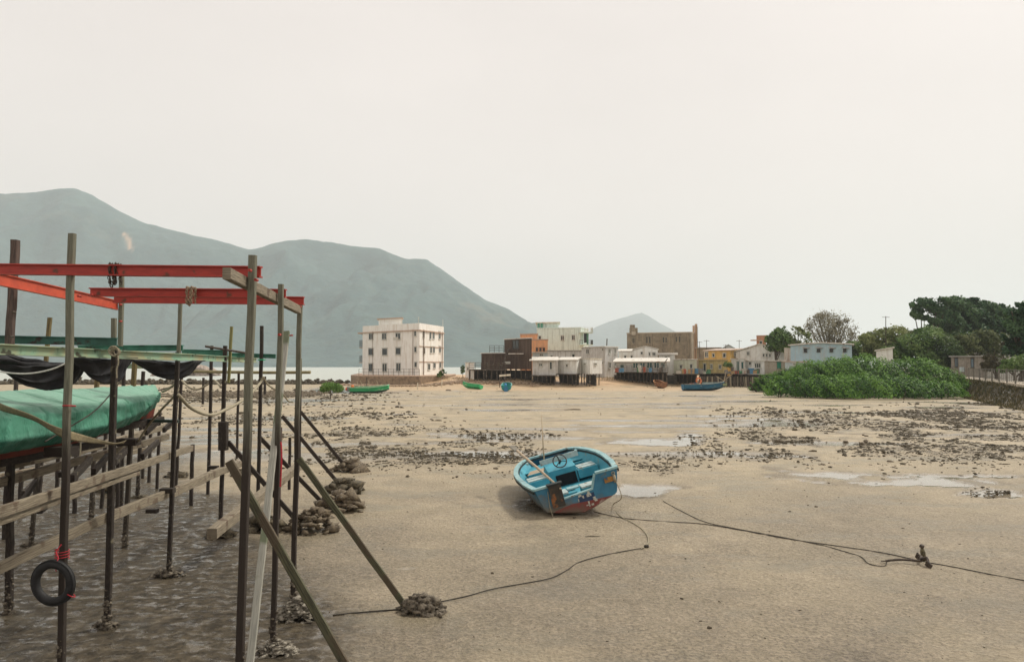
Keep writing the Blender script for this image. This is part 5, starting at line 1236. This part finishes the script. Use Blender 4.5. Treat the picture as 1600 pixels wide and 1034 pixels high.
# foredeck
fd = MB(); us = [.80, .85, .9, .94, .975]
fd.add([(sg*(H1.half(u)-.06), u*4.3, H1.sheer(u)-.20) for u in us for sg in (1, -1)], [(i*2, i*2+1, i*2+3, i*2+2) for i in range(4)]); fd.build('foredeck', BLI, bb, local=True, solid=.02)
MB().add([(-.72, 3.02, .50), (-.1, 3.08, .50), (-.08, 3.42, .52), (-.6, 3.4, .52)], [(0, 1, 2, 3)]).build('bare_plywood', mat('bare_plywood', (.45,.36,.25), (.34,.27,.19), scale=6), bb, local=True, solid=.03)
slab('bulkhead', -.70, .70, 2.95, 3.0, .25, .52, BLI)
# mid bench: two seat lockers and the console between
for x0_, x1_ in ((-.84, -.33), (.36, .84)):
    q = slab('seat_locker', x0_, x1_, 2.0, 2.62, .30, .50, BLI)
    for k in (0, 1):
        y_ = 2.06+.29*k; slab('locker_lid', x0_+.04, x1_-.04, y_, y_+.23, .503, .525, BWH, q)
cs_ = slab('console', -.31, .34, 2.02, 2.7, .22, .62, BLI)
MB().add([(-.31, 2.02, .622), (.34, 2.02, .622), (.34, 2.62, .72), (-.31, 2.62, .72), (-.31, 2.7, .622), (.34, 2.7, .622)], [(0, 1, 2, 3), (3, 2, 5, 4), (0, 3, 4), (1, 5, 2)]).build('dash', BLI, cs_, local=True)
slab('console_opening', -.17, .30, 1.985, 2.017, .25, .50, mat('black_hollow', (.008,.010,.012), rough=.9), cs_)
MB().bar((-.38, 2.70, .76), (.56, 2.70, .78), .03, .13).build('windscreen_board', BWH, bb, local=True)
# steering wheel
wc = Vector((.02, 2.06, .80)); ax = Vector((0, -1, .55)).normalized()
wh = MB().ring(wc, .155, .015, ax, 40, 8).build('steering_wheel', mat('dark_wheel', (.06,.055,.05), scale=10, rough=.5), bb, local=True, smooth=True)
mb = MB(); mb.tube([wc+ax*.0, wc-ax*.16], .022, 8); mb.box(wc, (.06, .06, .04), rx=.5)
e1 = Vector((1, 0, 0)); e2 = e1.cross(ax).normalized()
for an in (.3, 2.4, 4.5): mb.bar(wc, wc+(e1*math.cos(an)+e2*math.sin(an))*.15, .026, .012)
mb.build('spokes', DKR, wh, local=True)
# aft side benches and stern bench
slab('aft_bench', -.74, -.02, .10, .52, .26, .42, BLI); slab('bench_top', -.79, -.20, .09, .53, .423, .455, BWH)
slab('aft_bench', .10, .74, .10, .46, .26, .44, BLI); slab('bench_top', .09, .79, .09, .47, .443, .475, BWH)
slab('bench_top', -.18, .07, .30, .52, .44, .47, BLG)
slab('side_locker', .56, .78, .50, 1.3, .28, .40, BLI); slab('side_locker', -.78, -.58, .56, 1.5, .28, .36, BLI)
# bracket, patches and fittings on the transom
slab('engine_bracket', -.60, -.34, -.10, -.034, .25, .70, mat('rusty_dark_board', (.055,.05,.04), (.03,.025,.02), scale=7, bump=.5, blotch=((.22,.09,.03), 8, .55)))
slab('bracket_cap', -.62, -.30, -.12, .06, .70, .73, DKR)
MB().box((.66, -.045, .50), (.20, .035, .10), rz=.02).build('rust_patch', mat('ochre_rust', (.38,.20,.05), (.2,.09,.03), scale=14, blotch=((.05,.1,.14), 9, .58)), bb, local=True)
mb = MB().tube([(.77, -.07, .56), (.77, -.07, .42)], .035, 8, rr=[.03, .03]).ring((.77, -.05, .60), .03, .01, (0, 1, 0), 12, 5); mb.build('small_float', ROPE, bb, local=True, smooth=True)
mb = MB(); r2 = random.Random(5)
for i in range(16): mb.box((r2.uniform(-.08, .30), -.033-.004*r2.random(), r2.uniform(.10, .36)), (r2.uniform(.02, .06), .012, r2.uniform(.02, .07)), rz=0)
mb.build('peeling_patches', mat('flaked_white_paint', (.55,.55,.48), (.25,.25,.22), scale=20), bb, local=True)
MB().box((.12, -.032, .26), (.34, .006, .16)).build('dark_plate', mat('navy_plate', (.03,.06,.13), scale=6), bb, local=True)
for sg in (-1, 1): MB().box((sg*.62, 3.35, H1.sheer(.78)+.05), (.05, .14, .05)).build('cleat', BLG, bb, local=True)
# a loop of cord down both quarters
MB().tube(smooth_pts([(-.62, -.03, .6), (-.66, -.07, .3), (-.64, -.09, .0), (-.6, -.12, -.10)]), .008, 5).build('stern_cord', ROPE, bb, local=True)
# oar and rod are loose: things of their own
def bl(x, y, z):
    c, s = math.cos, math.sin; yw, pt, rl_ = .092, .0, -.2578
    p = Matrix.Rotation(yw, 3, 'Z') @ Matrix.Rotation(pt, 3, 'X') @ Matrix.Rotation(rl_, 3, 'Y') @ Vector((x, y, z)); return p+Vector((1.472, 16.234, .075))
t = thing('oar', 'long wooden oar laid across the blue boat from its port bow to the transom', 'oar', tuple(bl(-.3, 0, .7)))
o0, o1 = bl(-.36, -.12, .60), W(808,704,18.7)
MB().tube([o0, o0.lerp(o1, .5)+Vector((0, 0, .01)), o1], .026, 8, rr=[.022, .03, .03]).build('shaft', mat('bare_oar_wood', (.52,.42,.30), (.34,.27,.19), scale=12), t, smooth=True)
dv = (o1-o0).normalized(); MB().bar(o1-dv*.02, o1+dv*.42, .15, .022, n=4, taper=1.1).build('blade', mat('weathered_blade', (.22,.20,.16), (.12,.11,.09), scale=7), t)
t = thing('fishing_rod', 'thin pale rod standing up out of the blue boat', 'rod', tuple(bl(-.2, 3.0, .5)))
MB().tube([bl(-.30, 3.0, .45), bl(-.30, 3.0, .45).lerp(W(846,648,19.4), .5), W(846,648,19.4)], .018, 6, rr=[.022, .016, .006]).build('pole', mat('pale_bamboo', (.5,.4,.27), scale=14), t, smooth=True)
rope('boat_line', [bl(.77, -.05, .5), bl(.80, -.12, .1), GG(958,790,.02), GG(968,806,.012), GG(990,818,.012), GG(1008,832,.012), GG(1013,848,.012), GG(1002,858,.012)], .009, ROPE, 'pale line hanging from the blue boat stern quarter down onto the mud')

def small_boat(label, stern, d, heading, L_, beam, H_, m_out, m_in, m_bot, m_gun=None, roll=0, pitch=0, bowrise=.3, blunt=.12, cat='boat', extras=None, name='rowing_boat', split=.42):
    p = W(stern, 600, d); z = Hs(p.x, d)
    t = thing(name, label, cat, (p.x, d, z+.02)); t.rotation_mode = 'YXZ'; t.rotation_euler = (pitch, roll, heading); OFF[t.name] = Vector((0, 0, 0))
    h = Hull(L_, beam, H_, bowrise, blunt)
    h.skin(split, 1.0).build('hull', m_out, t, local=True, smooth=True, solid=.03)
    h.skin(0, split, .004).build('hull_bottom', m_bot, t, local=True, smooth=True, solid=.03)
    x_, _, z_ = h.sec(0, split); hw = h.half(0)
    poly_slab(MB(), [(0, 0), (x_, z_), (hw*.86, h.chz(0)), (hw, h.H), (-hw, h.H), (-hw*.86, h.chz(0)), (-x_, z_)], -.025, .025).build('transom', m_out, t, local=True)
    g_ = [Vector((h.half(u), u*L_, h.sheer(u)+.01)) for u in np.linspace(0, 1, 18)]; g_ += [Vector((-q.x, q.y, q.z)) for q in g_[::-1]]
    sweep(g_, .09, .05).build('gunwale', m_gun or m_in, t, local=True)
    f_ = MB(); us = (.01, .25, .5, .7, .85, .95)
    f_.add([(sg*h.half(u)*.85, u*L_, h.chz(u)+.06) for u in us for sg in (1, -1)], [(i*2, i*2+1, i*2+3, i*2+2) for i in range(5)]); f_.build('floor', m_in, t, local=True, solid=.02)
    for u in (.22, .5, .74): MB().box((0, u*L_, h.H*.72), (h.half(u)*1.85, .26, .04)).build('thwart', m_in, t, local=True)
    if extras: extras(t, h)
    return t, h
GB = mat('bright_green_hull', (.045,.42,.16), (.03,.32,.12), rough=.5, scale=2.5, bump=.2, blotch=((.2,.5,.3), 3, .62))
PGW = mat('pale_green_boat_white', (.50,.62,.45), (.36,.50,.34), scale=3, bump=.2)
DKG = mat('dark_green_bottom', (.02,.06,.05), (.015,.035,.03), scale=4)
def ex_green(t, h):
    MB().box((.0, -.18, .42), (.32, .3, .5)).build('outboard_motor', mat('grey_motor', (.30,.30,.28), (.15,.15,.14), scale=6), t, local=True)
    for x_, y_, z_, m_ in ((-.5, -.35, .38, 'red'), (-.2, .25, .68, 'orange')):
        v, f = rocks([(x_, y_, z_)], [.2], 1.0, ICO2, .05, 3, 1.1)
        npmesh('float', v, f, mat(m_+'_float', (.75,.08,.03) if m_ == 'red' else (.8,.22,.06), scale=5), t, smooth=True, local=True)
    for x_, y_ in ((.3, 1.0), (-.3, 1.35), (.1, 2.2), (-.2, 3.1)): MB().bar((x_, y_, .3), (x_-.15, y_-.25, 1.35), .05).build('pole', mat('pale_bamboo', (.5,.4,.27)), t, local=True)
small_boat('bright green boat with dark bottom, red and orange floats at its stern', 547, 86, R(-82), 4.2, .75, .62, GB, PGW, DKG, PGW, roll=.05, extras=ex_green, split=.5, bowrise=.28)
small_boat('pale green and white boat aground left of the brown stilt house', 751, 99, R(62), 2.6, .62, .55, GB, mat('cream_boat_inside', (.62,.60,.42), scale=3), GB, PGW, roll=.22, pitch=.05, split=.3)
def ex_teal(t, h):
    v, f = rocks([(-.05, .35, .70)], [.2], 1.0, ICO2, .12, 5, 1.2); npmesh('blue_bundle', v, f, mat('bright_blue_plastic', (.10,.32,.58), (.06,.22,.45), scale=6), t, smooth=True, local=True)
    MB().box((0, -.14, .25), (.4, .22, .55)).build('outboard_motor', mat('blue_motor', (.05,.2,.38)), t, local=True)
small_boat('teal boat seen from the stern with a blue bundle on it', 790.5, 91, R(-2), 3.2, .62, .66, mat('teal_hull', (.035,.30,.26), (.02,.2,.2), scale=3), mat('teal_inside', (.12,.40,.36)), mat('dark_teal_bottom', (.02,.10,.12)), mat('pale_teal_gunwale', (.2,.46,.42)), extras=ex_teal, split=.45)
small_boat('small brown wooden boat seen end-on below the long teal-windowed house', 1036.5, 103, R(5), 3.4, .62, .72, mat('orange_brown_planking', (.28,.13,.06), (.15,.07,.035), scale=3, bump=.4), mat('brown_inside', (.22,.12,.07)), mat('dark_brown_bottom', (.08,.045,.03)), mat('orange_gunwale', (.45,.22,.10)), blunt=.3, split=.4)
DBL = mat('deep_blue_hull', (.03,.16,.27), (.02,.10,.18), scale=2.5, bump=.3, blotch=((.25,.3,.28), 3, .62))
def ex_sampan(t, h):
    mb = MB(); mb.ring((-.55, 2.1, 1.15), .34, .09, (.9, .35, .1), 24, 8); mb.build('life_ring', mat('orange_ring', (.72,.22,.08), (.55,.15,.06)), t, local=True, smooth=True)
    MB().prism([(-.55, 2.5), (.55, 2.5), (.5, 4.3), (-.5, 4.3)], .45, .98).build('engine_cover', mat('teal_white_cover', (.35,.45,.42), (.18,.28,.28), scale=4), t, local=True)
    r3 = random.Random(9)
    cl = [(.5,.1,.08), (.5,.5,.45), (.1,.15,.2), (.3,.35,.2), (.05,.25,.2), (.6,.5,.4)]
    for i in range(16):
        x_, y_ = r3.uniform(-.55, .55), r3.choice([r3.uniform(.2, 1.9), r3.uniform(4.4, 5.0)])
        MB().box((x_, y_, .62+r3.uniform(0, .2)), (r3.uniform(.2, .5), r3.uniform(.2, .5), r3.uniform(.15, .4)), rz=r3.uniform(0, 3)).build('gear_box', mat('gear_%d' % (i % 6), cl[i % 6], scale=5), t, local=True)
    for a_, b_ in (((.1, 4.9, .8), (.3, 5.2, 2.3)), ((-.2, 4.6, .8), (.25, 6.0, 2.0)), ((.3, 5.3, .9), (-.1, 4.1, 1.7))): MB().bar(a_, b_, .06).build('spar', mat('pale_bamboo', (.5,.4,.27)), t, local=True)
    MB().prism([(-.6, .9), (.6, .9), (.62, 1.6), (-.62, 1.6)], .5, .8).build('stern_box', mat('stern_dark', (.04,.07,.08), scale=3), t, local=True)
small_boat('long blue working boat with an orange life ring and heaped gear', 1067, 94, R(-86), 5.0, .78, .72, DBL, mat('grey_blue_inside', (.22,.28,.28)), mat('navy_bottom', (.012,.04,.065)), mat('pale_worn_gunwale', (.4,.42,.38)), extras=ex_sampan, bowrise=.35, split=.35, roll=-.03, name='working_boat')

# ================================================================ ANCHOR AND LINES ON THE MUD
t = thing('anchor', 'dark iron anchor with a wrapped stock lying on the mud at the lower right', 'anchor', tuple(GG(1415, 880)))
a0, a1, a2 = GG(1384, 879, .03), GG(1440, 881, .05), GG(1444, 877, .0)
MB().tube(smooth_pts([a0, a0.lerp(a1, .4)+Vector((0, 0, .02)), a1]), .018, 8, rr=None).build('shank', IRON, t, smooth=True)
MB().ring(a0+Vector((-.03, 0, .0)), .035, .010, (.3, .2, 1), 14, 6).build('shackle', IRON, t, smooth=True)
mb = MB(); mb.tube(smooth_pts([a1+Vector((.02, -.16, -.03)), a1+Vector((.05, -.06, .06)), a1+Vector((0, .02, .02)), a1+Vector((.05, .10, .04)), a1+Vector((.04, .15, .02))]), .022, 7)
mb.build('arms', IRON, t, smooth=True)
for q in (Vector((.02, -.17, -.02)), Vector((.04, .16, .02))): MB().box(a1+q, (.02, .11, .09), rz=.3, rx=.5).build('fluke', IRON, t)
st0 = a2+Vector((.03, .06, .0)); MB().tube([st0, st0+Vector((-.01, .02, .13)), st0+Vector((-.02, .02, .20))], .026, 7, rr=[.035, .04, .02]).build('stock', mat('mud_caked_stock', (.14,.12,.06), (.05,.04,.025), scale=20, bump=1), t, smooth=True)
MB().box(st0+Vector((-.02, .02, .22)), (.05, .05, .045), rz=.5, rx=.4).build('stock_knob', IRON, t)
def gl(pts, dz=.008): return [GG(a, b_, dz) for a, b_ in pts]
rope('mooring_line', gl([(930,800), (955,806), (985,811), (1040,815), (1100,819), (1160,829), (1230,842), (1300,852), (1380,864), (1440,877), (1500,888), (1560,900), (1640,914)]), .008, ROPED, 'long dark mooring line running from the blue boat to the right edge')
rope('anchor_line', gl([(1036,783), (1060,796), (1100,815), (1150,826), (1220,839), (1280,851), (1320,862), (1345,870), (1356,880), (1370,884), (1383,884), (1385,879)]), .007, ROPED, 'thin dark line curving to the anchor shackle')
rope('ground_line', gl([(520,962), (560,958), (610,954), (640,952)], .012), .009, ROPED, 'dark line lying between the two oyster heaps by the posts')
rope('ground_line', gl([(688,941), (730,932), (770,921), (820,912), (860,904), (885,892), (905,879), (940,869), (985,860), (1005,857)], .012), .0075, ROPED, 'wandering dark line on the mud from the oyster heap to below the boat')
v, f = rocks([tuple(GG(1010, 855, .02))], [.05], .7, ICO2, .25, seed=4); tag(npmesh('rope_knot', v, f, ROPED), 'muddy knot where two lines meet below the blue boat', 'knot')

# ================================================================ HEAPS OF SHELLS AND STONES
def heap(label, px, py, w_, h_, n, s, m, seed, name='oyster_heap', dep=.6, flat=.38, cat='heap'):
    c = GG(px, py); k = c.y/F; rx = w_*k/2; r = np.random.default_rng(seed); q = r.normal(size=(n, 2))*.45
    q = q[np.hypot(q[:, 0], q[:, 1]) < 1.05]; n = len(q); rad = np.hypot(q[:, 0], q[:, 1])
    X = c.x+q[:, 0]*rx; Y = c.y+q[:, 1]*rx*dep; Z = H(X, Y)+(1-np.minimum(rad, 1)**1.5)*h_*k*r.uniform(.35, 1, n)+.0
    v, f = rocks(np.stack([X, Y, Z], 1), s*np.clip(r.lognormal(-.15, .5, n), .3, 2.4), flat, ICO1, .5, seed, 1.9)
    o = npmesh(name, v, f, m); tag(o, label, cat, 'heaps of oyster shell and stone at the post feet', 'thing')
    return o
heap('shell heap at the foot of the second dark post', 264, 899, 58, 10, 170, .03, OYS, 1)
heap('low shell crust round the foot of the nearest dark post', 167, 977, 40, 8, 110, .026, OYS, 2)
heap('pyramid of pale oyster shells round the third hoist post', 466, 966, 66, 34, 700, .027, mat('pale_oyster_shell', (.34,.31,.25), (.10,.085,.06), scale=24, bump=1, sep=(.4,.62)), 3)
heap('loose heap of curled oyster shells at the lower end of the long brace', 658, 955, 74, 26, 360, .036, OYS, 4, flat=.7)
heap('shell heap at the bottom edge round the back hoist post', 432, 1019, 66, 20, 380, .025, mat('pale_oyster_shell', (.34,.31,.25)), 5)
heap('pile of brown stones at the end of the fat short beam', 345, 838, 50, 12, 60, .06, ROCK, 6)
heap('large mound of brown oyster rocks directly behind the hoist posts', 487, 828, 92, 36, 150, .075, ROCKL, 7, dep=.8, flat=.6)
heap('dark rock cluster between the hoist posts left of the large mound', 415, 829, 64, 26, 90, .075, ROCK, 8, flat=.6)
heap('rock pile with a flat brown slab in the middle of the row', 534, 797, 70, 30, 110, .095, ROCKL, 9, dep=.8, flat=.5)
heap('rock pile at the foot of the second raking brace', 538, 768, 62, 22, 90, .095, ROCK, 10, dep=.8, flat=.5)
heap('rock pile at the foot of the farthest raking brace', 546, 736, 56, 20, 90, .10, ROCKL, 11, dep=.8, flat=.5)
heap('dark stones round the distant post behind the second post', 276, 745, 44, 10, 50, .08, ROCK, 12)
heap('small weed-hung stones left of the spliced post', 376, 742, 40, 10, 40, .07, ROCK, 13)
heap('low stone lump on the mud beneath the cradle rails', 172, 768, 34, 24, 26, .11, ROCK, 14, flat=.6)
heap('flat weedy crust round the post foot below the cross member', 216, 777, 26, 4, 40, .05, ROCK, 15)
heap('low shell ring under the leftmost cradle post', 48, 852, 30, 6, 50, .04, OYS, 16)

# ================================================================ STONES ON THE FLAT
P_R = [ROCK, ROCKL]
protos = []
for i in range(10):
    r4 = np.random.default_rng(60+i); k = 3+i % 4
    v, f = rocks(r4.normal(size=(k, 3))*[.35, .28, .05]+[0, 0, .12], r4.uniform(.35, .75, k), .5+.25*(i % 3), ICO1, .3, 90+i, 1.6)
    o = npmesh('mud_rock', v, f, P_R[i % 2]); protos.append(o)
named = [(1110,712,13,'triangular dark rock standing in the pool right of the boat'), (1053,703,22,'flat dark block like a sleeper lying by the pool'), (1100,704,11,'rounded rock on the near bank of the pool'), (1123,706,14,'dark humped rock left of the triangular one'),
         (1140,714,16,'low dark rock just right of the triangular one'), (1215,690,16,'big mottled boulder among the right-hand rubble'), (1190,704,14,'hooked dark rock at the right end of the pool'), (1365,696,24,'wide dark clump above the long puddle'),
         (1576,769,16,'round dark boulder in the puddle at the right edge'), (893,640,34,'long thin dark slab far out behind the blue boat'), (1320,712,18,'weedy clump near the start of the long puddle'), (1380,748,8,'small pointed stone standing in the long puddle'),
         (925,838,30,'flat damp patch of weed in front of the blue boat'), (1510,707,20,'dark weedy clump near the right edge'), (750,634,8,'lone dark stone far behind on the sand flat'), (1110,981,10,'small dark shell on the near mud at the lower right')]
used_ = set(); cnt = 0
def put(px, py, wpx, label=None, grp=None, seed=0):
    global cnt
    p = GG(px, py); o = protos[cnt % 10] if cnt < 10 else protos[cnt % 10].copy()
    if cnt >= 10: C.objects.link(o)
    s = wpx*p.y/F/2.0/1.1; zf = rnd.uniform(.7, 1.2) if wpx < 20 else .45
    o.location = (p.x, p.y, Hs(p.x, p.y)-.04*s); o.rotation_euler = (0, 0, rnd.uniform(0, 6.28) if wpx < 20 else .1); o.scale = (s, s*.8, s*zf*.85)
    if wpx >= 20: o.scale = (s, s*.35, s*.25)
    tag(o, label, 'rock', grp); cnt += 1
GRP = 'small dark rocks strewn over the tidal flat'
for a, b_, w_, lb in named: put(a, b_, w_, lb)
def samp(R_):
    while True:
        q = R_.choices(RUBB, weights=[k[2]*k[3]*k[4] for k in RUBB])[0]; x = R_.gauss(q[0], q[2]*.62); y = R_.gauss(q[1], q[3]*.62)
        if 606 < y < 800 and 200 < x < 1660: return x, y
R5 = random.Random(21)
for i in range(280):
    if i < 235: x, y = samp(R5); wv = min(5+abs(R5.gauss(0, 4.2)), 17)
    else: x = R5.uniform(480, 1600); y = R5.uniform(615, 1020); wv = R5.uniform(4, 9)
    sz_ = 'tiny' if wv < 6.5 else ('small' if wv < 10 else 'larger')
    if y > 775: pl_ = 'lying alone on the smooth near mud'
    elif x < 640: pl_ = 'in the scatter behind the hoist and its rock piles'
    elif x < 800: pl_ = 'in the rubble band left of the blue boat'
    elif x < 985: pl_ = 'on the flat behind or beside the blue boat'
    elif x < 1180: pl_ = 'in the rubble between the blue boat and the pools'
    elif x < 1400: pl_ = 'in the rubble band in front of the big mangrove'
    else: pl_ = 'in the dark rubble band towards the right edge'
    if y < 655 and x > 1000: pl_ = 'on the flat close below the mangrove mounds'
    put(x, y, wv, sz_+' dark crusted rock '+pl_, GRP+' '+pl_)
pos = []; sz = []
r6 = random.Random(3); GO = 'odds and ends on the decks of the stilt houses'
cols = [(.10,.25,.40), (.5,.48,.42), (.12,.10,.08), (.35,.10,.06), (.08,.22,.12), (.45,.30,.15), (.2,.2,.19)]
for i in range(34):
    px_ = r6.uniform(962, 1190); d_ = 110.6 if px_ < 1090 else 109.6
    if 1042 < px_ < 1050: continue
    z_ = ZP(581.5 if px_ < 1045 else 583.8, 111.2)+.02; w_ = r6.uniform(.3, .8); h_ = r6.uniform(.35, 1.0); c_ = W(px_, 600, d_)
    m_ = mat('deck_stuff_%d' % (i % 7), cols[i % 7], scale=5)
    if i % 3 == 0: o_ = MB().tube([(c_.x, c_.y, z_), (c_.x, c_.y, z_+h_*.5), (c_.x, c_.y, z_+h_)], w_*.4, 10, rr=[w_*.34, w_*.42, w_*.38]).build('barrel', m_)
    else: o_ = MB().box((c_.x, c_.y, z_+h_*.35), (w_, .4, h_*.7), rz=r6.uniform(-.4, .4)).box((c_.x, c_.y, z_+h_*.7+.03), (w_*1.08, .45, .06), rz=0).build('crate', m_)
    sd_ = 'before the teal windows' if px_ < 1045 else ('before the cream hut and yellow houses' if px_ < 1143 else 'before the grey shacks')
    cn_ = ['blue', 'pale', 'black-brown', 'rusty red', 'green', 'ochre', 'grey'][i % 7]
    tag(o_, cn_+' '+o_.name.split('.')[0]+' on the stilt-house deck '+sd_, o_.name.split('.')[0], GO)
for i in range(26000):
    x, y = samp(R5); p = G(x, y)
    if float(fbm(np.array([p.x*.55+3]), np.array([p.y*.42]), 5)[0]) < .44+.08*R5.random(): continue
    pos.append((p.x, p.y, 0)); sz.append(min(1.1+abs(R5.gauss(0, 2.1)), 7)*p.y/F/2)
for i in range(900):
    x = R5.uniform(480, 1640); y = 604+440*R5.random()**1.6; p = G(x, y); pos.append((p.x, p.y, 0)); sz.append(R5.uniform(.6, 2.2)*p.y/F/2)
for i in range(700):    # shell grit round the posts
    x = R5.uniform(0, 480); y = R5.uniform(640, 1000); p = G(x, y); pos.append((p.x, p.y, 0)); sz.append(R5.uniform(.6, 2.0)*p.y/F/2)
pos = np.array(pos); sz = np.array(sz); pos[:, 2] = H(pos[:, 0], pos[:, 1])+sz*.25
v, f = rocks(pos, sz, .55, ICO1, .42, 77, 2.2)
tag(npmesh('shell_rubble', v, f, ROCK), 'fine rubble of broken shell and stones scattered in bands over the mud', 'rubble', kind='stuff')
# rock spit and bank on the water side
def strew(name, label, fn, n, s, m, seed, flat=.6):
    r = np.random.default_rng(seed); P_ = np.array([fn(r) for _ in range(n)]); v, f = rocks(P_, s*r.uniform(.5, 1.5, n), flat, ICO1, .25, seed, 1.6)
    return tag(npmesh(name, v, f, m), label, 'stones', kind='stuff')
def spit(r):
    x = r.uniform(-110, -27); y = 128+r.normal()*1.6+.02*x; return (x, y, Hs(x, y)*0+.1+.35*abs(r.normal())*.6)
strew('rock_spit', 'long low line of dark rocks along the edge of the mud at the far left', spit, 3200, .3, ROCK, 31)
def bar2(r):
    x = r.uniform(-34, -20); y = 82+r.normal()*3.5; return (x, y, Hs(x, y)+.05)
strew('rock_bar', 'band of small dark rocks on the mud behind the lone mangrove', bar2, 1500, .16, ROCKL, 32)
def break_(r):
    x = r.uniform(-118, -98); f_ = 1-abs((x+107)/12)**1.5; return (x, 262+r.normal()*2, -.6+max(f_, .1)*3.6*r.random())
strew('rock_mound', 'pale mound of armour stones in the water seen under the green rack', break_, 1600, .8, mat('pale_pinkish_stone', (.42,.34,.28), (.26,.21,.17), scale=2, bump=.5), 33)
def apron(r):
    t_ = r.random(); x = -26+t_*30; y = np.interp(x, [-26, -23, -14, -8, 4], [121, 117, 113.5, 116, 112])-abs(r.normal())*1.2; return (x, y, Hs(x, y)+.05)
strew('apron_stones', 'stones tumbled along the foot of the platform and the sand', apron, 1300, .22, mat('sand_stone', (.36,.26,.17), (.20,.14,.09), scale=3, bump=.5), 34)
for px_, py_, h_, lb in ((572,603,1.4,'thin pale stick standing on the sand near the green boat'), (648,596,1.7,'short white post with a flat top below the white house'), (652,606,.9,'dark short stake in the mud below the white house'), (690,602,1.1,'thin brown stake right of the short white post')):
    p = GG(px_, py_+3); t = thing('stake', lb, 'stake', tuple(p)); MB().bar(p-Vector((0, 0, .2)), p+Vector((.05, 0, h_)), .1).build('shaft', CREAMW if 'white' in lb else STILT, t)
    if 'flat top' in lb: MB().box(p+Vector((.05, 0, h_+.08)), (.45, .2, .16)).build('head', WHITEW, t)
t = thing('gangplank', 'long pale plank lying on the slope left of the brown stilt house', 'plank', tuple(GG(712, 601))); p, q = GG(706, 601, .15), GG(733, 592, .4)
MB().bar(p, q, .3, .06).build('board', CREAMW, t)
